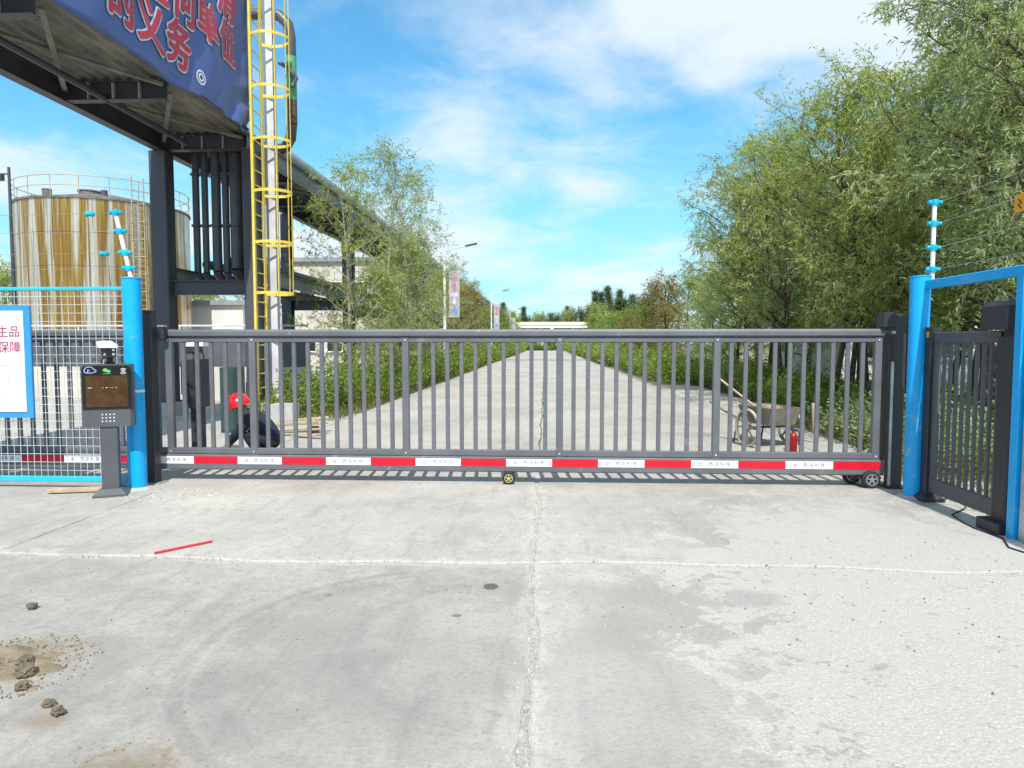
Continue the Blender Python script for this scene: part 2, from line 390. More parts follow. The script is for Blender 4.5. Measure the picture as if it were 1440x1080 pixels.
def mat_tank():
    m = bpy.data.materials.new('tank_rust'); m.use_nodes = True; n = NT(m.node_tree); b = n.n['Principled BSDF']
    p = n.new('ShaderNodeTexCoord').outputs['Object']; x, y, z = n.sep(p)
    ang = n.m('ARCTAN2', y, x)
    v = n.comb(n.m('MULTIPLY', ang, 7.0), n.m('MULTIPLY', z, .06), 0.0)
    s1 = n.noise(v, 1.5, 3, .55, .15); s2 = n.noise(n.comb(n.m('MULTIPLY', ang, 20.0), n.m('MULTIPLY', z, .10), 3.0), 1.3, 4, .6, .2)
    c = n.mix(n.ramp(s2, .35, .65), (.50, .42, .30), (.72, .67, .60))
    c = n.mix(n.ramp(s1, .44, .54, 0, .95), c, n.mix(n.ramp(s2, .4, .6), (.25, .12, .012), (.46, .27, .04)))
    c = n.mix(n.ramp(s2, .54, .64, 0, .85), c, (.15, .068, .014))
    rib = n.m('SINE', n.m('MULTIPLY', ang, 150.0))
    c = n.mix(n.ramp(rib, .2, 1.0, 0, .25), c, (.18, .11, .05))
    n.l.new(c, b.inputs['Base Color']); b.inputs['Roughness'].default_value = .30; b.inputs['Metallic'].default_value = .6
    MATS['tank_rust'] = m
mat_tank()

# ------------------------------------------------------------------ ground, road slabs
rnd = random.Random(7)
g = MB().add([(-900, -60, -.045), (900, -60, -.045), (900, 1600, -.045), (-900, 1600, -.045)], [(0, 1, 2, 3)])
tag(link('ground', g.mesh('ground'), M['earth']), None, kind='structure')
road = bpy.data.objects.new('concrete_road', None); C.objects.link(road); road['kind'] = 'structure'
def wob_y(X): return .045 * math.sin(1.3 * X + .5) + .018 * math.sin(4.1 * X)
def wob_x(Y): return .014 * math.sin(2.3 * Y) + .008 * math.sin(5.7 * Y + 1)
def slab(x0, x1, y0, y1, jit=.012, step=.09):
    pts = []
    def edge(ax, ay, bx, by):
        L = math.hypot(bx - ax, by - ay); k = max(2, int(L / step)); nx, ny = -(by - ay) / L, (bx - ax) / L
        for i in range(k):
            t = i / k; X, Y = ax + (bx - ax) * t, ay + (by - ay) * t
            o = (mnoise.noise((X * 1.7, Y * 1.7, 1.3)) * .9 + mnoise.noise((X * 7, Y * 7, 4)) * .7) * jit
            chip = max(0, mnoise.noise((X * 2.3, Y * 2.3, 9)) - .25) * jit * 4
            pts.append((X + nx * (o + chip), Y + ny * (o + chip)))
    edge(x0, y0, x1, y0); edge(x1, y0, x1, y1); edge(x1, y1, x0, y1); edge(x0, y1, x0, y0)
    pts = [(X + (wob_x(Y) if abs(X + .075) < .12 else 0), Y + (wob_y(X) if abs(Y - 4.71) < .12 else 0)) for X, Y in pts]
    b = MB(); b.sweep([[(X, Y, -.12) for X, Y in pts], [(X, Y, -.006) for X, Y in pts]], caps=False)
    cx, cy = (x0 + x1) / 2, (y0 + y1) / 2
    inn = [(X + (cx - X) / max(abs(cx - X), abs(cy - Y), .1) * .012, Y + (cy - Y) / max(abs(cx - X), abs(cy - Y), .1) * .012) for X, Y in pts]
    n_ = len(pts); o = len(b.v)
    b.v += [(X, Y, 0.0) for X, Y in inn]
    for j in range(n_):
        k = (j + 1) % n_; b.f.append((n_ + j, n_ + k, o + k, o + j))
    b.f.append(tuple(range(o, o + n_)))
    part('slab', b, M['concrete'], road)
ys = [-5.3, -.3, 4.71] + [9.71 + 5 * i for i in range(11)]
for i in range(len(ys) - 1):
    a, b_ = ys[i], ys[i + 1]; gp = .022 if a < 5 else .012
    A = a + (.03 if abs(a - 4.71) < .1 else .008); B = b_ - (.03 if abs(b_ - 4.71) < .1 else .008)
    st = .09 if a < 9 else .3; jt = .028 if a < 5 else .008
    slab(-4.055, -.075 - gp, A, B, jt, st); slab(-.075 + gp, 3.86, A, B, jt, st)
    if a < 14: slab(-8.05, -4.07, A, B, .006, st * 1.5); slab(-12.05, -8.065, A, B, .006, .4)
    if 9 < a < 24: slab(3.875, 5.45, A, B, .02, .3)
slab(3.875, 4.5, 7.25, 9.69, .02, .2)
fb = MB().add([(-12, -5.2, -.012), (5.3, -5.2, -.012), (5.3, 9.4, -.012), (-12, 9.4, -.012)], [(0, 1, 2, 3)])
fl = part('joint_filler', fb, M['joint_mortar'], road)
fr = MB().box(-3.9, 3.78, 64.8, 136, -.1, -.004, 0)
part('far_road', fr, M['concrete'], road)

# ------------------------------------------------------------------ sliding gate
GY = 7.477
gate = thing('sliding_gate', 'long dark grey picket sliding gate with red and white tape along its base', 'gate', (0, GY, 0))
GG = M['gate_grey']
XL, XR = -8.3, 3.60
top_prof = [(GY - .05, 1.628), (GY + .05, 1.628), (GY + .05, 1.672), (GY + .032, 1.698), (GY - .032, 1.698), (GY - .05, 1.672)]
part('top_rail', MB().prism(top_prof, 0, XL, XR), GG, gate)
part('sub_rail', MB().bar((XL, GY, 1.580), (XR - .04, GY, 1.580), .05, .05, .006), GG, gate)
part('rail_web', MB().box(XL + .01, XR - .05, GY - .012, GY + .012, 1.602, 1.632, 0), GG, gate)
part('bottom_rail', MB().bar((XL, GY, .335), (XR - .02, GY, .335), .06, .068, .006), GG, gate)
part('base_beam', MB().bar((XL, GY, .213), (XR + .02, GY, .213), .11, .170, .012), GG, gate)
posts = [-8.2, -6.6, -4.93, -4.215, -3.26, -1.54, .157, 1.848, 3.54]
pm = MB().bar((0, 0, .302), (0, 0, 1.604), .075, .066, .006).mesh('post'); pm.materials.append(GG)
for x in posts: link('post', pm, GG, gate, (x, -.004, 0))
km = MB().bar((0, 0, .366), (0, 0, 1.558), .045, .032, .004).mesh('picket'); km.materials.append(GG)
for a, b_ in zip(posts[:-1], posts[1:]):
    k = max(1, round((b_ - a) / .1545)) - 1
    for i in range(1, k + 1): link('picket', km, GG, gate, (a + (b_ - a) * i / (k + 1) + rnd.gauss(0, .001), 0, 0)).rotation_euler = (0, R(rnd.gauss(0, .08)), R(rnd.gauss(0, 1.2)))
cm = MB().bar((0, 0, 1.545), (0, 0, 1.557), .052, .04, .002).mesh('picket_cap')
bm_ = MB().lathe([(.011, 0), (.011, .006), (.007, .009), (.001, .009)], 8, (0, 0, 0)).mesh('bolt', 40); bm_.materials.append(M['galv'])
for x in posts:
    for z in (.33, 1.575):
        o = link('bolt', bm_, None, gate, (x, -.0385, z)); o.rotation_euler = (R(90), 0, 0)
# tape, white and red lengths by turns
x = -8.25; seg = .502; edges = []
x0 = -3.94
while x0 > -8.2: x0 -= seg * 2
red = True; x = x0
while x < XR:
    a, b_ = max(x, XL + .01), min(x + seg, XR + .018)
    if b_ - a > .05:
        t = part('red_tape' if red else 'white_tape', MB().box(a + .001, b_ - .001, GY - .0585, GY - .0545, .195, .277, 0), M['tape_red' if red else 'tape_white'], gate)
        if not red and b_ - a > .45:
            me = text_mesh('西 派 科 技', .048); tf(me, FRONT)
            o = link('print', me, M['print_violet'], t, ((a + b_) / 2 + .05, -.0600, .236))
            e = MB()
            for rr in (.016, .007): e.add([( (a + b_) / 2 - .15 + dx_ * rr, GY - .0597, .234 + dz_ * rr) for dx_, dz_ in ((-1, -1), (1, -1), (1, 1), (-1, 1))] + [((a + b_) / 2 - .15 + dx_ * rr * .72, GY - .0597, .234 + dz_ * rr * .72) for dx_, dz_ in ((-1, -1), (1, -1), (1, 1), (-1, 1))], [(0, 1, 5, 4), (1, 2, 6, 5), (2, 3, 7, 6), (3, 0, 4, 7)])
            part('print_mark', e, M['print_violet'], t)
    red = not red; x += seg
def gate_wheel(x, y, r, wd, rim):
    wl = part('wheel', MB().lathe([(r * .62, -wd / 2), (r * .9, -wd / 2), (r, -wd * .3), (r, wd * .3), (r * .9, wd / 2), (r * .62, wd / 2)], 28, (x, y, r), 1), M['rubber'], gate, 40)
    ri = MB().lathe([(r * .66, -wd / 2 - .004), (r * .66, -wd / 2 - .009), (r * .56, -wd / 2 - .009), (r * .56, -wd / 2 - .004)], 28, (x, y, r), 1, False)
    for k in range(5):
        a = 2 * math.pi * k / 5 + .3
        ri.bar((x + math.cos(a) * r * .12, y - wd / 2 - .006, r + math.sin(a) * r * .12), (x + math.cos(a) * r * .6, y - wd / 2 - .006, r + math.sin(a) * r * .6), r * .16, .006, 0, (0, 1, 0))
    ri.lathe([(r * .2, -wd / 2 - .002), (r * .2, -wd / 2 - .012), (.001, -wd / 2 - .012)], 14, (x, y, r), 1)
    part('rim', ri, rim, wl, 35)
gate_wheel(-.397, 7.40, .070, .045, M['rim_gold'])
gate_wheel(3.47, 7.385, .095, .05, M['rim_silver'])
gate_wheel(3.37, 7.62, .095, .05, M['rim_silver'])
part('wheel_bracket', MB().box(3.36, 3.60, 7.43, 7.60, .09, .118, .003), M['gate_black'], gate)
part('wheel_bracket', MB().box(-.45, -.34, 7.425, 7.52, .06, .115, .003), M['gate_black'], gate)
part('end_plate', MB().box(3.605, 3.625, GY - .06, GY + .06, .30, 1.62, .002), M['gate_black'], gate)

# guide post and receiver post of the gate
gp = thing('gate_guide_post', 'slim black guide post between the left blue post and the gate', 'post', (-4.33, 7.28, 0))
part('post', MB().box(-4.40, -4.27, 7.22, 7.34, 0, 1.88, .008), M['gate_black'], gp)
part('cap', MB().box(-4.408, -4.262, 7.212, 7.348, 1.882, 1.90, .004), M['gate_black'], gp)
part('guide_roller', MB().lathe([(.001, 0), (.035, 0), (.035, .12), (.001, .12)], 16, (-4.23, 7.37, 1.60)), M['rubber'], gp, 40)
part('roller_bracket', MB().box(-4.268, -4.20, 7.33, 7.41, 1.725, 1.745, .002), M['galv'], gp)
part('bolt_plate', MB().box(-4.43, -4.21, 7.19, 7.37, 0, .014, .002), M['galv'], gp)
rp = thing('gate_receiver_post', 'black receiver post with a box head where the sliding gate closes', 'post', (3.73, 7.47, 0))
part('post', MB().box(3.675, 3.80, 7.40, 7.54, 0, 1.86, .008), M['gate_black'], rp)
part('box_head', MB().box(3.55, 3.672, 7.37, 7.56, 1.715, 1.872, .01), M['gate_black'], rp)
part('catch_arm', MB().bar((3.64, 7.395, 1.66), (3.675, 7.395, 1.66), .04, .03, .003), M['galv'], rp)
part('catch_plate', MB().box(3.645, 3.672, 7.38, 7.40, .03, 1.35, .002), M['galv'], rp)
part('foot', MB().box(3.63, 3.86, 7.34, 7.60, 0, .016, .003), M['gate_black'], rp)

# ------------------------------------------------------------------ blue posts, mesh fence, notice board
def blue_post(x, y, h, label):
    t = thing('blue_post', label, 'post', (x, y, 0), 0, 'round blue steel posts')
    part('shaft', MB().lathe([(.092, 0), (.092, h)], 32, (x, y, 0)), M['post_blue'], t, 40)
    rs_ = random.Random(int(x * 10)); ring = [(.15 + rs_.uniform(-.03, .05), 2 * math.pi * k / 22) for k in range(22)]
    part('mortar_collar', MB().sweep([[(x + q * math.cos(a), y + q * math.sin(a), -.003) for q, a in ring], [(x + (.1 + (q - .1) * .6) * math.cos(a), y + (.1 + (q - .1) * .6) * math.sin(a), .012) for q, a in ring], [(x + .094 * math.cos(a), y + .094 * math.sin(a), .022) for q, a in ring]], False), M['stone_pale'], t, 60)
    part('cap', MB().lathe([(.097, h + .001), (.097, h + .016), (.001, h + .022)], 32, (x, y, 0)), M['post_blue'], t, 40)
    return t
lp = blue_post(-4.335, 7.0, 2.215, 'bright blue round steel post behind the payment kiosk')
part('tie_band', MB().lathe([(.0935, 1.03), (.0945, 1.035), (.0945, 1.05), (.0935, 1.055)], 32, (-4.335, 7.0, 0), caps=False), M['icon_white'], lp, 40)
blue_post(3.71, 7.0, 2.195, 'blue round steel post at the corner by the small side gate')
mf = thing('mesh_fence', 'white wire mesh fence panel in a cyan frame left of the blue post', 'fence', (-6.3, 6.99, 0))
part('top_rail', MB().bar((-8.6, 6.99, 2.117), (-4.42, 6.99, 2.117), .04, .036, .006), M['rail_cyan'], mf)
part('bottom_rail', MB().bar((-8.6, 6.99, .098), (-4.42, 6.99, .098), .04, .055, .006), M['rail_cyan'], mf)
wm = MB()
xx = -8.6
while xx < -4.45: wm.bar((xx, 6.99, .12), (xx, 6.99, 2.10), .0042, .0042, 0); xx += .073
zz = .19
while zz < 2.09: wm.bar((-8.6, 6.985, zz), (-4.42, 6.985, zz), .0042, .0042, 0); zz += .088
tag(part('wire_mesh', wm, M['wire_white'], mf), None, kind='stuff')
nb = thing('notice_board', 'white notice board with blue border hung on the mesh fence', 'notice', (-5.84, 6.95, .75))
part('border', MB().box(-6.27, -5.415, 6.945, 6.972, .755, 1.94, .006), M['sign_blue'], nb)
part('sheet', MB().box(-6.21, -5.482, 6.937, 6.943, .82, 1.885, 0), M['sheet_white'], nb)
e = MB()
for (xa, xb, za, zb) in ((-5.505, -5.502, .86, 1.85), (-6.19, -5.505, .86, .863), (-6.19, -5.505, 1.847, 1.85)): e.box(xa, xb, 6.9335, 6.9355, za, zb, 0)
part('frame_line', e, M['ink_pale'], nb)
for s, (X, Z), sz in (('生品', (-5.645, 1.66), .128), ('保障', (-5.64, 1.495), .128)):
    link('lettering', tf(text_mesh(s, sz), FRONT), M['ink_crimson'], nb, (X + 5.84, -.0180, Z - .75))
e = MB()
for i, zz in enumerate((1.345, 1.31, 1.03, .98, .90)): e.box(-6.1, -5.56 - .05 * (i % 3), 6.9335, 6.9355, zz, zz + .007, 0)
for cx_, cz_ in ((-5.66, 1.20), (-5.58, 1.20), (-5.66, 1.14), (-5.58, 1.14)): e.lathe([(.014, -.001), (.014, .001)], 10, (cx_, 6.9345, cz_), 1)
for q in range(5): e.box(-5.66 + q * .028, -5.645 + q * .028, 6.9335, 6.9355, 1.80 - .02 * (q % 2), 1.825, 0)
tag(part('small_print', e, M['ink_pale'], nb), None, kind='stuff')

# ------------------------------------------------------------------ kiosks
def kiosk(x, y, rz, label, grey, front=True):
    t = thing('payment_kiosk', label, 'kiosk', (x, y, 0), rz, 'number plate kiosks by the gate')
    P = lambda n_, b, m_, par=t, sm=None: part(n_, b, m_, par, sm, world=False)
    P('base_plate', MB().sweep([[(-.15, -.15, 0), (.15, -.15, 0), (.15, .15, 0), (-.15, .15, 0)], [(-.15, -.15, .025), (.15, -.15, .025), (.15, .15, .025), (-.15, .15, .025)],
                                [(-.095, -.095, .075), (.095, -.095, .075), (.095, .095, .075), (-.095, .095, .075)]]), grey)
    P('pole', MB().box(-.078, .078, -.06, .06, .075, .70, .008), grey)
    hd = P('head', MB().box(-.228, .228, -.075, .085, .705, 1.335, .03), grey)
    P('front_glass', MB().prism([(-.215, .885), (.215, .885), (.215, 1.295), (.19, 1.322), (-.19, 1.322), (-.215, 1.295)], 1, -.083, -.077), M['glass_black'], hd)
    P('display', MB().box(-.185, .185, -.087, -.084, .908, 1.222, 0), M['led_panel'], hd)
    dots = MB()
    for i in range(4):
        for j in range(3): dots.lathe([(.008, -.080), (.008, -.0765)], 10, (-.048 + i * .034, 0, .80 - j * .034 + .03), 1)
    P('keypad', dots, M['steel_pale'], hd)
    # marks above the display
    def cloud():
        b = MB(); pts = []
        for a in range(0, 361, 15):
            an = R(a); pts.append((-.145 + .052 * math.cos(an) * (1 + .12 * math.cos(3 * an)), 1.268 + .026 * math.sin(an) * (1.15 if math.sin(an) > 0 else .75) + (.012 if 50 < a < 130 else 0)))
        for (a0, b0), (a1, b1) in zip(pts[:-1], pts[1:]): b.bar((a0, -.0855, b0), (a1, -.0855, b1), .007, .003, 0, (0, 1, 0))
        return b
    P('cloud_mark', cloud(), M['icon_blue'], hd)
    link('mark_letter', tf(text_mesh('P', .045), FRONT), M['icon_blue'], hd, (-.155, -.0862, 1.266))
    gb = MB()
    for (cx_, cz_, rx_) in ((-.008, 1.277, .022), (.020, 1.265, .019)):
        gb.add([(cx_ + rx_ * math.cos(2 * math.pi * k / 18), -.0860 - (.001 if cx_ > 0 else 0), cz_ + rx_ * .8 * math.sin(2 * math.pi * k / 18)) for k in range(18)], [tuple(range(18))])
    gb.box(-.03, .04, -.0862, -.0852, 1.238, 1.243, 0)
    P('bubble_mark', gb, M['icon_green'], hd)
    link('white_mark', tf(text_mesh('支', .058), FRONT), M['icon_white'], hd, (.15, -.0862, 1.268))
    P('white_mark_line', MB().box(.128, .172, -.0862, -.0852, 1.236, 1.240, 0), M['icon_white'], hd)
    le = MB()
    for (a, b_) in ((-.165, -.13), (-.04, -.03), (-.01, .01), (.03, .036), (.05, .056), (.08, .09)): le.box(a, b_, -.0892, -.0876, 1.098, 1.104, 0)
    P('display_fragment', le, M['canopy_cream'], hd)
    cb = P('camera_body', MB().bar((0.0, .06, 1.475), (.035, -.12, 1.455), .13, .10, .012), M['gate_black'])
    P('camera_hood', MB().sweep([[(-.115, .10, 1.505), (.045, .13, 1.505), (.045, .13, 1.555), (.02, .125, 1.570), (-.09, .105, 1.570), (-.115, .10, 1.555)],
                                  [(-.045, -.165, 1.500), (.115, -.135, 1.500), (.115, -.135, 1.530), (.09, -.14, 1.545), (-.02, -.16, 1.545), (-.045, -.165, 1.530)]]), M['white_plastic'], cb)
    ld = MB()
    for dx_, dz_ in ((-.04, .025), (.04, .025), (-.04, -.02), (.04, -.02)): ld.lathe([(.013, -.1295), (.013, -.1225)], 12, (.035 + dx_, .003, 1.455 + dz_), 1)
    P('camera_lamp', ld, M['rim_silver'], cb)
    P('lens', MB().lathe([(.024, -.134), (.024, -.122)], 16, (.035, .003, 1.457), 1), M['glass_black'], cb)
    P('camera_mount', MB().lathe([(.05, 1.333), (.05, 1.35), (.028, 1.365), (.028, 1.385), (.04, 1.40), (.03, 1.43)], 16, (.02, 0, 0)), M['gate_black'], t, 50)
    P('cable', MB().tube([(-.06, .05, 1.335), (-.07, .06, 1.37), (-.03, .07, 1.41), (0, .06, 1.44)], .008, 6), M['rubber'])
    return t
kiosk(-4.425, 6.70, R(24), 'grey payment kiosk with dark amber display and white camera in front of the blue post', M['kiosk_grey'])
kiosk(-4.57, 8.75, R(262), 'black kiosk inside the gate seen from behind its white camera', M['gate_black'])

# ------------------------------------------------------------------ electric fence poles and wires
def ins_pole(base, top, zs, label):
    t = thing('insulator_pole', label, 'pole', base, 0, 'white poles of the electric fence')
    a, b_ = Vector(base), Vector(top)
    part('pole', MB().tube([a, b_], .021, 12), M['white_plastic'], t, 40)
    part('clamp', MB().box(a.x - .05, a.x + .05, a.y - .03, a.y + .03, a.z - .005, a.z + .02, .003), M['galv'], t)
    for z in zs:
        p = a + (b_ - a) * ((z - a.z) / (b_.z - a.z))
        b = MB().lathe([(.033, -.028), (.037, -.01), (.037, .01), (.033, .028)], 14, tuple(p)).lathe([(.014, -.065), (.022, -.06), (.022, -.035), (.014, -.03), (.014, .03), (.02, .035), (.02, .07), (.012, .075)], 10, tuple(p), 0)
        part('insulator', b, M['insulator_cyan'], t, 40)
ins_pole((-4.335, 7.0, 2.22), (-4.475, 6.98, 2.93), (2.33, 2.49, 2.71, 2.90), 'leaning white pole with cyan insulators on the left blue post')
ins_pole((3.83, 7.02, 2.16), (3.828, 7.02, 2.95), (2.275, 2.49, 2.725, 2.93), 'upright white pole with cyan insulators beside the right blue post')
names = ('lowest', 'second lowest', 'second highest', 'highest')
for i, (z, xa) in enumerate(((2.33, -4.35), (2.49, -4.385), (2.71, -4.43), (2.90, -4.47))):
    t = thing('fence_wire', names[i] + ' thin electric wire running left from the leaning white pole', 'wire', (xa, 7.0, z), 0, 'wires of the left electric fence')
    part('wire', MB().tube([(xa - .02, 6.99, z), (-7, 6.99, z - .03), (-9.5, 6.99, z)], .0019, 4), M['galv'], t)
    if i in (1, 3):
        xi = (-4.61, -4.75)[i // 2]
        part('strain_insulator', MB().lathe([(.012, -.05), (.03, -.035), (.022, 0), (.03, .035), (.012, .05)], 12, (xi, 6.99, z - .01), 0), M['insulator_cyan'], t, 40)
for i, z in enumerate((2.275, 2.49, 2.725, 2.93)):
    t = tag(part('fence_wire', MB().tube([(3.86, 7.0, z), (3.80, 5.9, z - .01), (3.74, 4.0, z)], .0019, 4), M['galv'], None), names[i] + ' thin electric wire above the blue beam on the right', 'wire', 'wires of the right electric fence')
ws = thing('warning_sign', 'small orange warning sign hanging from the right electric wire', 'sign', (3.77, 5.75, 2.55))
part('plate', MB().box(3.768, 3.774, 5.53, 5.765, 2.59, 2.735, .001), M['sign_orange'], ws)
e = MB()
for (y0, z0, y1, z1) in ((5.72, 2.695, 5.68, 2.66), (5.68, 2.66, 5.72, 2.65), (5.72, 2.65, 5.68, 2.615), (5.65, 2.685, 5.62, 2.615)): e.bar((3.7665, y0, z0), (3.7665, y1, z1), .008, .002, 0, (1, 0, 0))
part('symbol', e, M['ink_black'], ws)
part('hanger', MB().bar((3.771, 5.65, 2.735), (3.785, 5.65, 2.745), .004, .004, 0), M['galv'], ws)

# ------------------------------------------------------------------ right side: pedestrian gate and its posts
hp = thing('hinge_post', 'black foot mounted post beside the corner blue post', 'post', (3.775, 6.86, 0))
part('post', MB().box(3.72, 3.83, 6.80, 6.905, 0, 1.70, .006), M['gate_black'], hp)
part('foot', MB().sweep([[(3.67, 6.74, 0), (3.88, 6.74, 0), (3.88, 6.97, 0), (3.67, 6.97, 0)], [(3.67, 6.74, .03), (3.88, 6.74, .03), (3.88, 6.97, .03), (3.67, 6.97, .03)], [(3.71, 6.79, .075), (3.84, 6.79, .075), (3.84, 6.915, .075), (3.71, 6.915, .075)]]), M['gate_black'], hp)
part('yellow_label', MB().box(3.7165, 3.7195, 6.83, 6.87, 1.60, 1.66, 0), M['sign_orange'], hp)
PGM = M['gate_dark']
pg = thing('pedestrian_gate', 'small dark picket gate set at right angles beside the blue corner post', 'gate', (3.77, 6.3, 0))
part('top_rail', MB().bar((3.77, 6.795, 1.60), (3.77, 5.82, 1.60), .05, .10, .006), PGM, pg)
part('bottom_rail', MB().bar((3.77, 6.795, .165), (3.77, 5.82, .165), .05, .14, .006), PGM, pg)
part('stile', MB().box(3.745, 3.795, 6.745, 6.795, .235, 1.55, .004), PGM, pg)
part('stile', MB().box(3.745, 3.795, 5.82, 5.87, .235, 1.55, .004), PGM, pg)
km2 = MB().bar((0, 0, .232), (0, 0, 1.552), .028, .030, .004).mesh('picket'); km2.materials.append(PGM)
for i in range(8): link('picket', km2, PGM, pg, (0, 6.745 - .875 * (i + 1) / 9 - 6.3, 0))
mp = thing('gate_motor_post', 'thick dark post with a motor box on top at the side gate', 'post', (3.79, 5.73, 0))
part('post', MB().box(3.71, 3.87, 5.64, 5.805, .0, 1.60, .01), M['gate_black'], mp)
part('motor_box', MB().sweep([[(3.66, 5.62, 1.66), (3.90, 5.62, 1.66), (3.90, 5.95, 1.66), (3.66, 5.95, 1.66)], [(3.66, 5.62, 1.85), (3.90, 5.62, 1.85), (3.90, 5.95, 1.85), (3.66, 5.95, 1.85)], [(3.69, 5.65, 1.89), (3.87, 5.65, 1.89), (3.87, 5.92, 1.89), (3.69, 5.92, 1.89)]]), M['gate_black'], mp)
part('neck', MB().box(3.74, 3.84, 5.67, 5.78, 1.60, 1.66, .005), M['gate_black'], mp)
part('foot', MB().box(3.63, 3.93, 5.60, 5.88, 0, .09, .02), M['gate_black'], mp)
part('hinge_block', MB().box(3.715, 3.78, 5.808, 5.86, 1.30, 1.52, .006), M['gate_black'], mp)
ff = thing('side_fence', 'blue beam and end post framing the side gate opening', 'fence', (3.72, 5.5, 0))
part('beam', MB().bar((3.735, 6.925, 2.115), (3.735, 5.49, 2.115), .06, .085, .006), M['post_blue'], ff)
part('end_post', MB().box(3.675, 3.755, 5.475, 5.56, 0, 2.07, .006), M['post_blue'], ff)
part('silver_post', MB().box(3.70, 3.77, 5.36, 5.45, 0, 2.16, .004), M['galv'], ff)
wm = MB(); yy = 5.33
while yy > 3.2: wm.bar((3.735, yy, .1), (3.735, yy, 2.1), .0042, .0042, 0); yy -= .073
zz = .15
while zz < 2.1: wm.bar((3.732, 5.36, zz), (3.732, 3.2, zz), .0042, .0042, 0); zz += .088
tag(part('wire_mesh', wm, M['wire_white'], ff), None, kind='stuff')
cbl = MB().tube([(3.80, 6.75, .02), (3.95, 6.62, .09), (3.93, 6.5, .01), (3.66, 6.25, .006), (3.60, 6.0, .006), (3.58, 5.8, .006), (3.62, 5.5, .006), (3.5, 5.25, .006), (3.6, 4.9, .006)], .007, 6)
tag(part('power_cable', cbl, M['rubber'], None, 60), 'black cable lying on the ground along the side gate', 'cable')

# ------------------------------------------------------------------ pipe rack along the road
SD, SP = M['steel_dark'], M['steel_pale']
rack = thing('pipe_rack', 'dark steel pipe rack running overhead beside the road on the left', 'pipe rack', (-7.1, 14.3, 0))
XA, XB = -8.10, -6.20
YEND = 118.0
def col(x, y, z1, m_=SD, w_=.30, z0=.28):
    part('column', MB().bar((x, y, z0), (x, y, z1), w_, w_, .02) if abs(y - 14.3) < .1 else MB().ibeam((x, y, z0), (x, y, z1), w_, w_, .02), m_, rack)
    part('plinth', MB().box(x - .3, x + .3, y - .3, y + .3, -.1, z0, .02), M['concrete_block'], rack)
    part('base_plate', MB().box(x - .22, x + .22, y - .22, y + .22, z0 + .001, z0 + .025, .002), SD, rack)
frames = [-5.0, 14.3] + [21.3 + 7 * i for i in range(14)]
for fy in frames:
    col(XA - .02, fy, 5.56, w_=.36 if fy == 14.3 else .30); col(XB + .02, fy, 5.56)
    if fy > 14: part('lower_beam', MB().ibeam((XA + .17, fy, 2.72), (XB - .15, fy, 2.72), .2, .30), SD, rack)
col(-5.93, 14.76, 9.6, SP, .20)
part('upper_girder', MB().ibeam((XA, -6, 5.735), (XA, YEND, 5.735), .2, .33), SD, rack)
part('upper_girder', MB().ibeam((XB, 14.15, 5.735), (XB, YEND, 5.735), .2, .33), M['steel_mid'], rack)
part('upper_girder', MB().ibeam((XB + .03, -6, 6.08), (XB + .03, 14.1, 6.08), .14, .30), SD, rack)
for x in (XA + .1, XB - .05): part('lower_girder', MB().ibeam((x, 14.48, 3.02), (x, YEND, 3.02), .18, .28), M['steel_mid'], rack)
cy = 14.3 - 2.95 * 6
k = 0
ysb = []
while cy < 62: ysb.append(cy); cy += 2.95
for i, y in enumerate(ysb):
    part('cross_beam', MB().ibeam((XA + .105, y, 5.735), (XB - .105, y, 5.735), .17, .30), SD, rack)
    if i + 1 < len(ysb):
        a, b_ = (XA + .12, y + .12, 5.80), (XB - .12, ysb[i + 1] - .12, 5.80)
        part('brace', MB().bar(a, b_, .075, .05, 0), M['deck'] if y < 14 else SD, rack)
        part('brace', MB().bar((a[0], b_[1], 5.745), (b_[0], a[1], 5.745), .075, .05, 0), M['deck'], rack)
part('stringer', MB().tube([(-7.35, -6, 5.62), (-7.35, 13.9, 5.62)], .055, 10), SD, rack, 40)
# corrugated deck sheet above the beams
prof = []; xx = XA - .05; i = 0
while xx < XB + .05:
    prof.append((xx, 5.925 + (.045 if i % 4 in (1, 2) else 0))); xx += .045 if i % 2 else .055; i += 1
dk = MB(); n_ = len(prof)
dk.add([(x, y, z) for y in (-6, YEND) for x, z in prof] + [(x, y, z + .006) for y in (-6, YEND) for x, z in prof],
       [(j, j + 1, n_ + j + 1, n_ + j) for j in range(n_ - 1)] + [(2 * n_ + j, 3 * n_ + j, 3 * n_ + j + 1, 2 * n_ + j + 1) for j in range(n_ - 1)])
part('deck_sheet', dk, M['deck'], rack)
# stiffener plates on the beams
for y in (ysb[4], ysb[5], ysb[6]):
    for x in (-7.62, -7.2, -6.75): part('stiffener', MB().box(x - .006, x + .006, y - .082, y - .008, 5.60, 5.868, 0), SP, rack)
# pipes on the deck and on the lower level
for i, (x, z, r, m_, y0, lab) in enumerate(((-6.42, 6.17, .17, 'pipe_silver', 16.4, 'silver insulated pipe along the right edge of the upper rack'),
                                   (-7.0, 6.22, .22, 'pipe_silver', 14.2, 'thick silver insulated pipe in the middle of the upper rack'),
                                   (-7.6, 6.13, .13, 'pipe_dark', 14.2, 'dark pipe on the left of the upper rack'),
                                   (-6.55, 3.29, .11, 'pipe_dark', 14.9, 'dark pipe along the right edge of the lower rack'),
                                   (-6.95, 3.31, .13, 'pipe_silver', 14.9, 'silver pipe in the middle of the lower rack'),
                                   (-7.5, 3.28, .10, 'pipe_dark', 14.9, 'dark pipe on the left of the lower rack'))):
    o = tag(part('pipe', MB().tube([(x, y0, z), (x, YEND, z)], r, 14), M[m_], None, 40), lab, 'pipe', 'pipes lying along the rack')
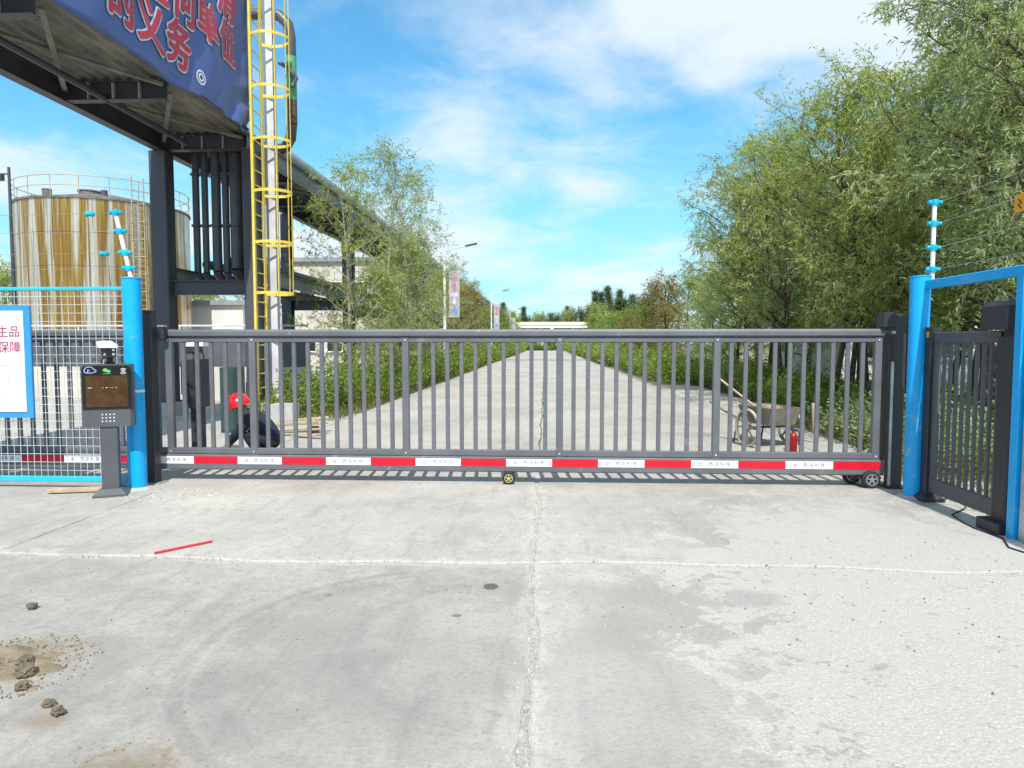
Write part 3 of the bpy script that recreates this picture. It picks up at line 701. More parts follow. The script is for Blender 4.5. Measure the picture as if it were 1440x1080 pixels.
# vertical pipes dropping from the upper to the lower level
for i, (x, r, m_) in enumerate(((-7.62, .075, 'pipe_dark'), (-7.42, .07, 'pipe_dark'), (-7.17, .10, 'pipe_dark'), (-6.96, .075, 'pipe_dark'), (-6.72, .14, 'pipe_rust'), (-6.47, .075, 'pipe_dark'))):
    words = ('leftmost', 'second from left', 'third from left', 'fourth from left', 'thick brownish', 'rightmost')
    t = thing('drop_pipe', words[i] + ' vertical pipe dropping between the two rack levels', 'pipe', (x, 14.75, 3.0), 0, 'vertical pipes below the rack end')
    m2 = M['pipe_dark'] if m_ != 'pipe_rust' else M['pipe_dark']
    part('riser', MB().tube([(x, 14.75, 6.1), (x, 14.75, 3.02 + r)], r, 14), m2, t, 40)
    part('elbow', MB().tube([(x, 14.75, 3.02 + r), (x, 14.77, 2.96 + r), (x, 14.82, 2.91 + r), (x, 14.92, 2.88 + r), (x, 15.4, 2.88 + r)], r * 1.02, 14), m2, t, 40)
    for z in (5.2, 4.1): part('flange', MB().lathe([(r + .035, z - .02), (r + .035, z + .02)], 18, (x, 14.75, 0)), M['pipe_dark'], t, 40)
# riser loop by the ladder: green and brown painted pipe
t = thing('riser_pipe', 'thick pipe with green and brown bands rising behind the yellow ladder', 'pipe', (-5.85, 16.2, 6.0))
path = [(-6.42, 16.4, 6.17), (-6.2, 16.3, 6.2), (-6.05, 16.25, 6.4), (-6.0, 16.2, 6.7)]
part('bend', MB().tube(path, .125, 14), M['pipe_dark'], t, 40)
part('brown_band', MB().tube([(-6.0, 16.2, 6.7), (-6.0, 16.2, 7.25)], .128, 14), M['pipe_rust'], t, 40)
part('green_band', MB().tube([(-6.0, 16.2, 7.25), (-6.0, 16.2, 8.25)], .132, 14), M['pipe_green'], t, 40)
part('dark_clamp', MB().tube([(-6.2, 16.0, 8.05), (-5.95, 15.98, 7.9), (-5.82, 16.05, 7.7), (-5.9, 16.0, 7.5)], .05, 10), M['pipe_dark'], t, 40)
part('upper_bend', MB().tube([(-6.0, 16.2, 8.25), (-6.0, 16.2, 8.7), (-6.05, 16.2, 9.0), (-6.25, 16.2, 9.2), (-6.5, 16.2, 9.25), (-7.4, 16.2, 9.25)], .128, 14), M['pipe_dark'], t, 40)

# ------------------------------------------------------------------ banner on the rack
BX = -6.055
def bx(y, z):
    s = (y - 3.0); q = z - 5.7
    w_ = .038 * math.sin(2.1 * s + 1.1 * q) + .022 * math.sin(4.3 * s - 2.3 * q + 1) + .005 * math.sin(7.7 * s + 3.9 * q)
    c = max(0, 1 - math.hypot((14.09 - y) / 2.2, q / 1.4))
    w_ += .07 * c * math.sin(9 * math.hypot(14.09 - y, q * 1.4) + 1)
    return BX + w_
bn = thing('banner', 'dark blue cloth banner with red characters hung on the side of the rack', 'banner', (BX, 14.0, 5.8))
b = MB(); NY, NZ = 150, 70; y0, y1, z0, z1 = 3.0, 14.09, 5.80, 9.55
for j in range(NZ + 1):
    for i in range(NY + 1):
        y = y0 + (y1 - y0) * i / NY; z = z0 + (z1 - z0) * j / NZ
        if j == 0: z += .03 * math.sin(2.7 * y) + .05 * math.sin(1.06 * (14.3 - y))
        b.v.append((bx(y, z), y, z))
for j in range(NZ):
    for i in range(NY):
        a = j * (NY + 1) + i; b.f.append((a, a + 1, a + NY + 2, a + NY + 1))
cl = part('cloth', b, M['banner_blue'], bn, 180)
sm = cl.modifiers.new('thickness', 'SOLIDIFY'); sm.thickness = .004; sm.offset = -1
e = MB(); pts = []
for k in range(60): pts.append(k)
for k in range(40):
    za, zb = z0 + (z1 - z0) * k / 40, z0 + (z1 - z0) * (k + 1) / 40
    e.add([(bx(14.07, za) + .006, 14.062, za), (bx(14.07, za) + .006, 14.095, za), (bx(14.07, zb) + .006, 14.095, zb), (bx(14.07, zb) + .006, 14.062, zb)], [(0, 1, 2, 3)])
part('white_hem', e, M['banner_white'], bn)
def on_banner(ch, y, z, size, bold, copies, mname, lift, nm):
    """a heavy character: slightly shifted copies of the strokes laid over the cloth"""
    me = text_mesh(ch, size); me.transform(Matrix.Rotation(R(90), 4, 'Z') @ FRONT)
    bm = bmesh.new(); bm.from_mesh(me); bmesh.ops.triangulate(bm, faces=bm.faces)
    for _ in range(5):
        es = [e_ for e_ in bm.edges if e_.calc_length() > .12]
        if not es: break
        bmesh.ops.subdivide_edges(bm, edges=es, cuts=1); bmesh.ops.triangulate(bm, faces=[f for f in bm.faces if len(f.verts) > 3])
    bm.verts.ensure_lookup_table(); bm.verts.index_update()
    V = [(v.co.y, v.co.z) for v in bm.verts]; F = [tuple(v.index for v in f.verts) for f in bm.faces]; bm.free()
    o = MB()
    for k in range(copies):
        an = 2 * math.pi * k / copies; oy, oz = bold * math.cos(an), bold * math.sin(an)
        o.add([(bx(p + y + oy, q + z + oz) + lift + k * .0005 - BX, p + y + oy - 14.0, q + z + oz - 5.8) for p, q in V], F)
    me = bpy.data.meshes.new(nm); me.from_pydata(o.v, [], o.f)
    return link(nm, me, M[mname], bn)
for ch, y, z in (('的', 9.68, 6.38), ('义', 10.48, 6.38), ('务', 11.28, 6.40), ('任', 10.62, 7.17), ('何', 11.42, 7.17), ('单', 12.23, 7.19), ('位', 13.06, 7.19), ('消', 13.03, 7.97)):
    on_banner(ch, y, z, .78, .050, 10, 'banner_white', .020, 'character_outline')
    on_banner(ch, y, z, .78, .024, 8, 'banner_red', .034, 'character')
e = MB(); 
for rr in (.125, .07):
    for k in range(28):
        a0, a1 = 2 * math.pi * k / 28, 2 * math.pi * (k + 1) / 28
        q = [(11.93 + r_ * math.cos(a), 6.17 + r_ * math.sin(a)) for r_, a in ((rr, a0), (rr, a1), (rr - .028, a1), (rr - .028, a0))]
        e.add([(bx(Y, Z) + .014, Y, Z) for Y, Z in q], [(0, 1, 2, 3)])
part('full_stop', e, M['banner_white'], bn)

# ------------------------------------------------------------------ caged ladder
YP = M['yellow_paint']
ld = thing('caged_ladder', 'tall yellow ladder with safety cage standing against the rack', 'ladder', (-6.0, 14.15, 0))
LX, LA, LB = -5.98, 13.90, 14.42
for y in (LA, LB): part('stile', MB().bar((LX, y, 0), (LX, y, 9.7), .05, .075, .004, (0, 1, 0)), YP, ld)
rm = MB().tube([(0, LA - 14.15, 0), (0, LB - 14.15, 0)], .014, 8).mesh('rung', 40); rm.materials.append(YP)
z = .3
while z < 9.6: link('rung', rm, YP, ld, (.02, 0, z)); z += .30
hpts = [(LX, LA), (LX + .25, LA - .10), (LX + .52, LA - .04), (LX + .70, 14.16), (LX + .52, LB + .04), (LX + .25, LB + .10), (LX, LB)]
smooth_pts = []
for i in range(len(hpts) - 1):
    p0, p1, p2, p3 = hpts[max(i - 1, 0)], hpts[i], hpts[i + 1], hpts[min(i + 2, len(hpts) - 1)]
    for k in range(5):
        t_ = k / 5
        smooth_pts.append(tuple(.5 * (2 * p1[c] + (p2[c] - p0[c]) * t_ + (2 * p0[c] - 5 * p1[c] + 4 * p2[c] - p3[c]) * t_ ** 2 + (3 * p1[c] - p0[c] - 3 * p2[c] + p3[c]) * t_ ** 3) for c in (0, 1)))
smooth_pts.append(hpts[-1])
hb = MB()
rings = []
for i, (x, y) in enumerate(smooth_pts):
    a = Vector(smooth_pts[max(i - 1, 0)]); c_ = Vector(smooth_pts[min(i + 1, len(smooth_pts) - 1)]); d = (c_ - a).normalized(); nn = Vector((d.y, -d.x)) * .004
    rings.append([(x + nn.x - LX - .02, y + nn.y - 14.15, -.028), (x + nn.x - LX - .02, y + nn.y - 14.15, .028), (x - nn.x - LX - .02, y - nn.y - 14.15, .028), (x - nn.x - LX - .02, y - nn.y - 14.15, -.028)])
hb.sweep(rings); hm = hb.mesh('cage_hoop'); hm.materials.append(YP)
for z in (2.58, 3.62, 4.66, 5.70, 6.74, 7.78, 8.82): link('cage_hoop', hm, YP, ld, (.04, 0, z))
for i, (x, y) in enumerate((hpts[1], hpts[2], hpts[3], hpts[4], hpts[5])):
    part('cage_bar', MB().bar((x, y, 2.55), (x, y, 9.6), .05 if i != 2 else .012, .010, .002, (1, 0, 0) if i != 2 else (0, 1, 0)), YP, ld)

# ------------------------------------------------------------------ rusty storage tank
TX, TY, TR, TH = -24.9, 38.0, 4.30, 8.95
tk = thing('storage_tank', 'large round storage tank streaked with brown rust behind the rack', 'tank', (TX, TY, 0))
part('shell', MB().lathe([(TR, -.1), (TR, TH)], 72, (TX, TY, 0)), M['tank_rust'], tk, 40)
for z in (1.9, 3.7, 5.5, 7.2): part('seam', MB().lathe([(TR + .001, z - .02), (TR + .018, z - .015), (TR + .018, z + .015), (TR + .001, z + .02)], 72, (TX, TY, 0), caps=False), M['tank_rust'], tk, 40)
part('rim', MB().lathe([(TR + .002, TH - .08), (TR + .07, TH - .08), (TR + .07, TH + .03), (TR - .05, TH + .03)], 72, (TX, TY, 0), caps=False), M['tank_roof'], tk, 30)
rf = part('roof', MB().lathe([(TR - .02, TH + .01), (TR * .5, TH + .55), (.3, TH + .95), (.001, TH + .97)], 48, (TX, TY, 0)), M['tank_roof'], tk, 30)
for (a, r_, s) in ((-2.0, 3.1, .22), (-1.45, 1.6, .55), (-1.0, 2.9, .16)):
    X, Y = TX + math.cos(a) * r_, TY + math.sin(a) * r_
    part('roof_hatch', MB().lathe([(s, TH + .2), (s, TH + .5 + s * .4), (s * 1.08, TH + .52 + s * .4), (s * 1.08, TH + .57 + s * .4), (.001, TH + .62 + s * .4)], 16, (X, Y, 0)), M['tank_roof'], rf, 40)
rl = MB()
for z in (TH + .55, TH + 1.05): rl.tube([(TX + (TR + .02) * math.cos(2 * math.pi * k / 48), TY + (TR + .02) * math.sin(2 * math.pi * k / 48), z) for k in range(49)], .022, 6, False)
part('roof_rail', rl, M['rail_tank'], tk, 60)
bm_ = MB().tube([(0, 0, TH - .05), (0, 0, TH + 1.05)], .022, 6).mesh('rail_post'); bm_.materials.append(M['rail_tank'])
for k in range(20):
    a = 2 * math.pi * k / 20
    link('rail_post', bm_, None, tk, ((TR + .02) * math.cos(a), (TR + .02) * math.sin(a), 0))
la = math.atan2(-TY, -TX) + .33      # ladder on the side facing the road
for s in (-1, 1):
    a = la + s * .065
    X, Y = TX + (TR + .25) * math.cos(a), TY + (TR + .25) * math.sin(a)
    part('ladder_stile', MB().bar((X, Y, .2), (X, Y, TH + 1.2), .05, .05, 0), M['rail_tank'], tk)
rg = MB()
z = .5
while z < TH + .9:
    rg.tube([(TX + (TR + .25) * math.cos(la - .065), TY + (TR + .25) * math.sin(la - .065), z), (TX + (TR + .25) * math.cos(la + .065), TY + (TR + .25) * math.sin(la + .065), z)], .014, 5); z += .3
tag(part('ladder_rungs', rg, M['rail_tank'], tk), None, kind='stuff')
cg = MB()
for z in [2.4 + .9 * k for k in range(8)]:
    cg.tube([(TX + (TR + .25 + .72 * math.sin(math.pi * q / 8)) * math.cos(la - .075 + .15 * q / 8), TY + (TR + .25 + .72 * math.sin(math.pi * q / 8)) * math.sin(la - .075 + .15 * q / 8), z) for q in range(9)], .02, 5)
for q in (2, 4, 6):
    X, Y = TX + (TR + .25 + .72 * math.sin(math.pi * q / 8)) * math.cos(la - .075 + .15 * q / 8), TY + (TR + .25 + .72 * math.sin(math.pi * q / 8)) * math.sin(la - .075 + .15 * q / 8)
    cg.bar((X, Y, 2.4), (X, Y, 8.8), .03, .02, 0)
part('ladder_cage', cg, M['rail_tank'], tk)
t = thing('floodlight_pole', 'tall dark pole with small floodlights at the far left edge', 'pole', (-20.0, 25.0, 0))
part('pole', MB().tube([(-20.05, 25, 0), (-20.05, 25, 8.1)], [.09, .05], 10), SD, t, 40)
part('arm', MB().bar((-20.7, 25, 7.85), (-20.0, 25, 7.85), .05, .05, 0), SD, t)
for x in (-20.65, -20.35): part('floodlight', MB().box(x - .1, x + .1, 24.85, 25.05, 7.6, 7.82, .02), SD, t)

# ------------------------------------------------------------------ bund wall and buildings behind the rack
wl = thing('low_wall', 'low beige wall with dark panels on top behind the rack columns', 'wall', (-16, 19.2, 0))
part('base', MB().box(-32, -6.75, 19.1, 19.35, -.1, .86, .01), M['wall_beige'], wl)
for i in range(14):
    x0 = -31.8 + i * 1.79
    part('panel', MB().box(x0 + .01, x0 + 1.77, 19.14, 19.20, .862, 1.84, .006), M['clad_dark'], wl)
    part('panel_post', MB().box(x0 - .05, x0 + .008, 19.12, 19.24, .862, 1.90, .004), M['steel_dark'], wl)
for x0 in (-9.05, -8.55, -12.5, -16): part('opening', MB().box(x0, x0 + .42, 19.085, 19.098, .10, .42, 0), M['window_dark'], wl)
part('cap_rail', MB().bar((-32, 19.17, 2.04), (-6.75, 19.17, 2.04), .05, .05, .004), M['steel_pale'], wl)
for i in range(9): part('cap_post', MB().box(-31.5 + i * 3, -31.46 + i * 3, 19.15, 19.19, 1.842, 2.012, 0), M['steel_pale'], wl)
def building(name, label, x0, x1, y0, y1, h, wall, rows, cols, roof='roof_grey'):
    t = thing(name, label, 'building', ((x0 + x1) / 2, y0, 0), 0)
    part('wall', MB().box(x0, x1, y0, y1, -.1, h, .02), M[wall], t)
    part('roof', MB().box(x0 - .25, x1 + .25, y0 - .25, y1 + .25, h + .002, h + .28, .03), M[roof], t)
    for r_ in range(rows):
        for c_ in range(cols):
            cx_ = x0 + (x1 - x0) * (c_ + .5) / cols; zz = 1.0 + (h - .6) * r_ / rows
            wd = min(1.3, (x1 - x0) / cols * .55); hh = min(1.4, (h / rows) * .5)
            wn = part('window', MB().box(cx_ - wd / 2 - .06, cx_ + wd / 2 + .06, y0 - .03, y0 - .002, zz - .06, zz + hh + .06, 0), M['white_plastic'], t)
            part('pane', MB().box(cx_ - wd / 2, cx_ + wd / 2, y0 - .04, y0 - .032, zz, zz + hh, 0), M['window_dark'], wn)
            part('sill', MB().box(cx_ - wd / 2 - .12, cx_ + wd / 2 + .12, y0 - .12, y0 - .0025, zz - .13, zz - .062, 0), M['concrete_block'], wn)
    return t
building('beige_building', 'beige two storey building half hidden behind the left trees', -18.5, -9.6, 45, 56, 6.9, 'wall_beige', 2, 5)
building('white_shed', 'white plain building seen between the rack columns', -23.2, -18.9, 42, 50, 3.9, 'wall_white', 1, 2)
building('white_roadside_building', 'long white building far back behind the left trees', -30, -9.5, 74, 86, 5.6, 'wall_white', 1, 9)
building('pale_block', 'pale low building glimpsed through the right hand trunks', 11, 30, 26, 34, 3.0, 'wall_white', 1, 7)

# ------------------------------------------------------------------ far canopy at the end of the road
cn = thing('far_canopy', 'cream flat canopy roof across the far end of the road', 'canopy', (0, 141, 0))
part('roof', MB().box(-7.0, 14, 138.5, 146, 5.15, 5.75, .05), M['canopy_cream'], cn)
part('fascia', MB().box(-7.6, 14, 138.0, 138.45, 4.55, 5.0, .03), M['white_plastic'], cn)
for x in (-6.5, -.5, 6, 12.5): part('column', MB().box(x - .2, x + .2, 139.5, 139.9, 0, 5.15, .02), M['wall_white'], cn)
part('ball_lamp', MB().lathe([(.001, 4.0), (.35, 4.25), (.35, 4.5), (.001, 4.72)], 12, (1.3, 137.7, 0)), M['white_plastic'], cn, 60)

# ------------------------------------------------------------------ street lamps with pictorial banners
def lamp(x, y, label, big):
    t = thing('street_lamp', label, 'street lamp', (x, y, 0), 0, 'street lamps along the left verge')
    part('pole', MB().tube([(x, y, 0), (x, y, 5.75)], [.085, .055], 12), M['lamp_white'], t, 40)
    part('arm', MB().tube([(x, y, 5.65), (x + .5, y, 5.80), (x + 1.0, y, 5.88)], .03, 8), M['lamp_white'], t, 40)
    part('lamp_head', MB().bar((x + .95, y, 5.88), (x + 1.48, y, 5.99), .20, .07, .02), M['lamp_dark'], t)
    bf = part('banner_board', MB().box(x + .2, x + .68, y - .02, y + .02, 2.70, 4.75, .004), M['banner_board'], t)
    for z in (2.72, 4.72): part('banner_bracket', MB().bar((x + .05, y, z), (x + .2, y, z), .03, .03, 0), M['lamp_white'], t)
    if big:
        for z, m_, wd, hh in ((4.42, 'faded_red', .16, .12), (4.05, 'faded_red', .10, .22), (3.72, 'ink_pale', .18, .10), (3.40, 'ink_pale', .07, .16), (2.98, 'faded_blue', .15, .14)):
            part('printed_patch', MB().prism([(x + .44 + wd * math.cos(k) * (1 + .3 * math.sin(5 * k + z)), z + hh * math.sin(k) * (1 + .3 * math.cos(3 * k + z))) for k in [i_ * .524 for i_ in range(12)]], 1, y - .0235, y - .0215), M[m_], bf)
def mat_board():
    m = bpy.data.materials.new('banner_board'); m.use_nodes = True; n = NT(m.node_tree); b = n.n['Principled BSDF']
    v = n.noise(n.pos(), 4.5, 4, .6, .8, out=1)
    c = n.mix(.55, (.42, .32, .36), v); n.l.new(n.mix(.35, c, (.30, .27, .33)), b.inputs['Base Color']); MATS['banner_board'] = m
mat_board()
lamp(-4.55, 30.8, 'nearest white street lamp with a pictorial banner on its pole', True)
lamp(-4.55, 57.5, 'second white street lamp from the gate on the left verge', True)
lamp(-4.55, 88.0, 'third and smallest street lamp far down the left verge', False)

# ------------------------------------------------------------------ vegetation
def leaf_mesh(name, base, dirs, wid, lens, rs):
    """one narrow diamond per leaf"""
    n = len(base); dirs = dirs / np.linalg.norm(dirs, axis=1)[:, None]
    side = np.cross(dirs, rs.normal(size=(n, 3))); side /= np.linalg.norm(side, axis=1)[:, None]
    L = lens[:, None]; W = wid[:, None]
    v = np.empty((n, 4, 3)); v[:, 0] = base; v[:, 1] = base + dirs * L * .45 + side * W; v[:, 2] = base + dirs * L; v[:, 2, 2] -= lens * .12; v[:, 3] = base + dirs * L * .45 - side * W
    me = bpy.data.meshes.new(name); me.vertices.add(n * 4); me.vertices.foreach_set('co', v.reshape(-1).astype(np.float32))
    me.loops.add(n * 4); me.loops.foreach_set('vertex_index', np.arange(n * 4, dtype=np.int32))
    me.polygons.add(n); me.polygons.foreach_set('loop_start', np.arange(0, n * 4, 4, dtype=np.int32))
    me.update(calc_edges=True); me.validate(); return me
def unit(v): return v / np.linalg.norm(v)
def gen_tree(seed, h, clear, rad, nl, nsub, ntw, nlf, ll, form='round', droop=.25, stems=1, tr=.09):
    rs = np.random.RandomState(seed); wood = MB(); P = []; D = []; T = []
    for s_ in range(stems):
        off = np.array([rs.normal() * .25, rs.normal() * .25, 0]) * (stems > 1)
        lean = np.array([rs.normal() * .06, rs.normal() * .06, 1]); trunk = []
        for k in range(9):
            t = k / 8; trunk.append(off * (1 + 1.5 * t) + lean * h * .93 * t + np.array([math.sin(t * 5 + seed) * .10, math.cos(t * 4 + seed) * .10, 0]) * t * h / 6 - np.array([0, 0, .08]) * (k == 0))
        wood.tube(trunk, [tr * (1 - .88 * k / 8) * (1.35 if k == 0 else 1) for k in range(9)], 8)
        for l in range(nl):
            t = clear + (1 - clear) * ((l + rs.rand()) / nl); t = min(t, .98)
            i = min(int(t * 8), 7); p0 = trunk[i] + (trunk[i + 1] - trunk[i]) * (t * 8 - i)
            a = l * 2.4 + rs.rand() * 1.2; u = (t - clear) / (1 - clear)
            if form == 'round': reach = rad * (.55 + .75 * math.sin(math.pi * min(1, u * .85 + .12))) * (.7 + .5 * rs.rand()) * (1 - .45 * u)
            elif form == 'column': reach = rad * (1.0 - .85 * u) * (.6 + .5 * rs.rand()) + .12
            elif form == 'cone': reach = rad * (1.05 - u) * (.85 + .3 * rs.rand())
            up = {'round': .55 + .7 * u, 'column': 2.2, 'cone': .12}[form]
            d = unit(np.array([math.cos(a), math.sin(a), up])); L = reach / max(.35, math.hypot(d[0], d[1]))
            L = min(L, (h * 1.02 - p0[2]) / max(d[2], .15) if d[2] > 0.1 else L); L = max(L, .25)
            pts = [p0]
            for k in range(1, 5):
                dd = unit(d + np.array([rs.normal() * .13, rs.normal() * .13, rs.normal() * .10 - (droop * .6 * k / 4 if form == 'round' else 0)])); pts.append(pts[-1] + dd * L / 4)
            r0 = tr * .42 * (1 - .6 * t)
            wood.tube(pts, [r0 * (1 - .8 * k / 4) for k in range(5)], 5)
            for s in range(nsub):
                q = .2 + .8 * (s + rs.rand()) / nsub; i2 = min(int(q * 4), 3); b0 = pts[i2] + (pts[i2 + 1] - pts[i2]) * (q * 4 - i2)
                dd = unit(unit(pts[i2 + 1] - pts[i2]) * .8 + rs.normal(size=3) * .55 + np.array([0, 0, .15])); SL = L * (.25 + .25 * rs.rand()) * (1.15 - .5 * q) + .15
                b1 = b0 + dd * SL + np.array([0, 0, -droop * .25 * SL])
                wood.tube([b0, (b0 + b1) / 2 + rs.normal(size=3) * .02 * SL, b1], [r0 * .35, r0 * .22, r0 * .08], 4, False)
                for w_ in range(ntw):
                    g_ = rs.rand() ** .8; P.append(b0 + (b1 - b0) * g_ + rs.normal(size=3) * .03); D.append(unit(dd * .6 + rs.normal(size=3) * .6 + np.array([0, 0, .1 - droop]))); T.append(.22 + .30 * rs.rand())
    P = np.array(P); D = np.array(D); T = np.array(T) * (ll / .10) ** .6
    tt = (np.arange(nlf) + .6) / nlf
    base = (P[:, None] + D[:, None] * (T[:, None] * tt[None])[:, :, None]); base[:, :, 2] -= droop * .35 * (tt[None] ** 2) * T[:, None]
    base = base.reshape(-1, 3) + rs.normal(size=(len(P) * nlf, 3)) * .012
    dirs = np.repeat(D, nlf, axis=0) * .8 + rs.normal(size=base.shape) * .55; dirs[:, 2] -= droop
    ln = ll * (.6 + .7 * rs.rand(len(base))); keep = base[:, 2] > .05
    return wood.mesh('trunk', 60), leaf_mesh('crown', base[keep], dirs[keep], ln[keep] * .105 * (1.5 if form == 'cone' else 1), ln[keep], rs)
VAR = {}
VAR['near_a'] = gen_tree(1, 7.0, .25, 1.75, 30, 8, 8, 13, .100, stems=2)
VAR['near_b'] = gen_tree(2, 7.4, .25, 1.65, 30, 8, 8, 13, .100, stems=2)
VAR['near_c'] = gen_tree(3, 6.4, .25, 1.8, 28, 8, 8, 13, .100, stems=2)
VAR['mid_a'] = gen_tree(4, 7.0, .14, 1.5, 28, 7, 8, 12, .125)
VAR['mid_b'] = gen_tree(5, 6.2, .12, 1.45, 26, 7, 8, 12, .125)
VAR['airy'] = gen_tree(6, 7.6, .10, 1.35, 30, 5, 6, 11, .115, tr=.07)
VAR['far'] = gen_tree(7, 6.0, .06, 1.9, 26, 6, 5, 9, .30)
VAR['poplar'] = gen_tree(8, 14.0, .05, .75, 60, 5, 4, 8, .36, 'column', .0, tr=.2)
VAR['cone'] = gen_tree(9, 8.5, .04, 2.1, 60, 5, 4, 8, .42, 'cone', .1, tr=.16)
VAR['slim'] = gen_tree(10, 5.0, .1, .9, 20, 5, 5, 9, .20)
PROTO = {}
def tree(name, var, leaf, x, y, rz, s, label, group, sz=None, bark='bark'):
    t = thing(name, label, 'tree', (x, y, -.03), R(rz), group); t.scale = (s, s, sz or s)
    tw, lf = VAR[var]
    o1 = link('trunk', tw, None, t); o2 = link('crown', lf, None, t)
    for o, m_ in ((o1, bark), (o2, leaf)):
        if not o.data.materials: o.data.materials.append(M[m_])
        o.material_slots[0].link = 'OBJECT'; o.material_slots[0].material = M[m_]
    return t
nth = ['first', 'second', 'third', 'fourth', 'fifth', 'sixth', 'seventh', 'eighth', 'ninth', 'tenth', 'eleventh', 'twelfth', 'thirteenth', 'fourteenth', 'fifteenth', 'sixteenth', 'seventeenth', 'eighteenth']
def ordn(i, pts): return nth[sorted(range(len(pts)), key=lambda k: pts[k][0] / pts[k][1]).index(i)]
G1 = 'willow trees along the right verge'
right = [(7.3, 8.6, 'near_b', 1.0), (9.4, 10.6, 'near_a', 1.08), (7.3, 11.6, 'near_a', 1.0), (10.0, 13.6, 'near_c', 1.1), (7.2, 14.4, 'near_c', 1.06), (9.4, 16.6, 'near_b', 1.0), (7.1, 17.3, 'near_b', .92), (7.0, 20.2, 'near_a', 1.0),
         (9.4, 20.8, 'near_c', .95), (6.9, 23.2, 'near_c', 1.08), (9.4, 25.5, 'near_a', .95), (7.4, 27.0, 'mid_b', .9)]
for i, (x, y, v, s) in enumerate(right):
    tree('willow_tree', v, 'leaf_willow' if i % 3 else 'leaf_grey', x, y, 37 * i, s, nth[i] + ' olive green willow counted from the side gate along the right verge', G1)
G2 = 'smaller trees farther down the right verge'
for i, (x, y, v, s, lf) in enumerate([(7.6, 31, 'mid_a', .60, 'leaf_willow'), (6.2, 35, 'slim', .95, 'leaf_brown'), (8.0, 38, 'mid_b', .85, 'leaf_bush'), (6.4, 43, 'slim', 1.0, 'leaf_grass'), (7.6, 48, 'far', .68, 'leaf_bush'), (6.8, 55, 'far', .6, 'leaf_brown'),
                                      (7.6, 61, 'far', .72, 'leaf_bush'), (7.4, 71, 'far', .72, 'leaf_bush'), (7.8, 82, 'far', .80, 'leaf_willow'), (7.4, 96, 'far', .82, 'leaf_bush'), (7.8, 112, 'far', .9, 'leaf_bush')]):
    tree('verge_tree', v, lf, x, y, 53 * i, s, nth[i] + ' smaller roadside tree on the right beyond the big willows', G2)
G3 = 'airy trees along the left verge'
for i, (x, y, v, s, lf) in enumerate([(-5.3, 18.2, 'airy', .84, 'leaf_willow'), (-5.2, 20.2, 'mid_b', .62, 'leaf_willow'), (-5.2, 22.0, 'airy', 1.06, 'leaf_grey'), (-5.3, 24.8, 'mid_a', .78, 'leaf_willow'), (-5.35, 27.6, 'airy', 1.12, 'leaf_grey'), (-5.6, 33.5, 'mid_b', .8, 'leaf_willow'),
                                      (-5.4, 39, 'airy', .82, 'leaf_grey'), (-5.3, 44, 'slim', 1.0, 'leaf_brown'), (-5.7, 48, 'slim', 1.05, 'leaf_brown'), (-5.4, 53, 'airy', .85, 'leaf_grey'), (-5.6, 62, 'far', .75, 'leaf_bush'), (-5.3, 72, 'far', .8, 'leaf_bush'), (-5.6, 84, 'far', .75, 'leaf_bush'), (-5.6, 98, 'far', .8, 'leaf_willow'), (-6, 114, 'far', .85, 'leaf_bush')]):
    tree('roadside_tree', v, lf, x, y, 71 * i, s, nth[i] + ' slender roadside tree counted from the gate along the left verge', G3, bark='bark_pale')
POPL = [(-9.5, 175, .86), (-7.9, 177, .68), (-6.2, 180, .80), (-3, 190, .68), (4.5, 186, .84), (6.0, 184, .7), (13.2, 178, 1.0), (14.6, 182, 1.12), (16.0, 176, 1.06), (17.6, 180, 1.18), (19.2, 178, 1.1), (20.8, 175, 1.0), (10.5, 186, .85), (9.0, 189, .72), (1, 195, .6), (-13, 178, .8), (2.6, 192, .72)]
G4 = 'tall narrow poplars on the skyline'
for i, (x, y, s) in enumerate(POPL):
    tree('poplar_tree', 'poplar', 'leaf_dark', x, y, 41 * i, s, ordn(i, POPL) + ' tall narrow dark poplar from the left on the far skyline', G4)
DIST = [(-16, 158, 1.4), (-12, 160, 1.45), (-8.5, 162, 1.4), (-5, 164, 1.25), (-1.5, 166, 1.35), (2, 165, 1.3), (5.5, 166, 1.45), (9, 162, 1.5), (12.5, 158, 1.6), (16.5, 154, 1.7), (-21, 156, 1.5), (20.5, 150, 1.8)]
G5 = 'dark rounded trees closing the far end of the road'
for i, (x, y, s) in enumerate(DIST):
    tree('distant_tree', 'far', 'leaf_dark' if i % 2 else 'leaf_willow', x, y, 61 * i, s, ordn(i, DIST) + ' dark rounded tree from the left behind the far canopy', G5)
tree('conifer_tree', 'cone', 'leaf_dark', 9.9, 88, 20, .86, 'dark green cone shaped conifer right of the far road', None)
G6 = 'background trees behind the tank yard'
for i, (x, y, s) in enumerate([(-40, 48, 1.1), (-36, 56, 1.2), (-31, 60, 1.1), (-26.5, 62, .95), (-23, 63, 1.0), (-19, 60, .9), (-44, 44, 1.3)]):
    tree('background_tree', 'far', 'leaf_bush' if i % 2 else 'leaf_willow', x, y, 47 * i, s, ordn(i, [(-40, 48), (-36, 56), (-31, 60), (-26.5, 62), (-23, 63), (-19, 60), (-44, 44)]) + ' low green tree from the left behind the tank yard', G6)
G7 = 'trees behind the right verge'
for i, (x, y, s) in enumerate([(14.5, 14, 1.1), (16.5, 20, 1.15), (13.5, 24, 1.1), (17.5, 11, 1.3), (10.8, 29, 1.0), (11, 36, 1.05), (11, 44, 1.0)]):
    tree('background_willow', 'mid_a' if i % 2 else 'mid_b', 'leaf_willow', x, y, 83 * i, s, ordn(i, [(14.5, 14), (16.5, 20), (13.5, 24), (17.5, 11), (10.8, 29), (11, 36), (11, 44)]) + ' background willow from the left behind the right verge row', G7)

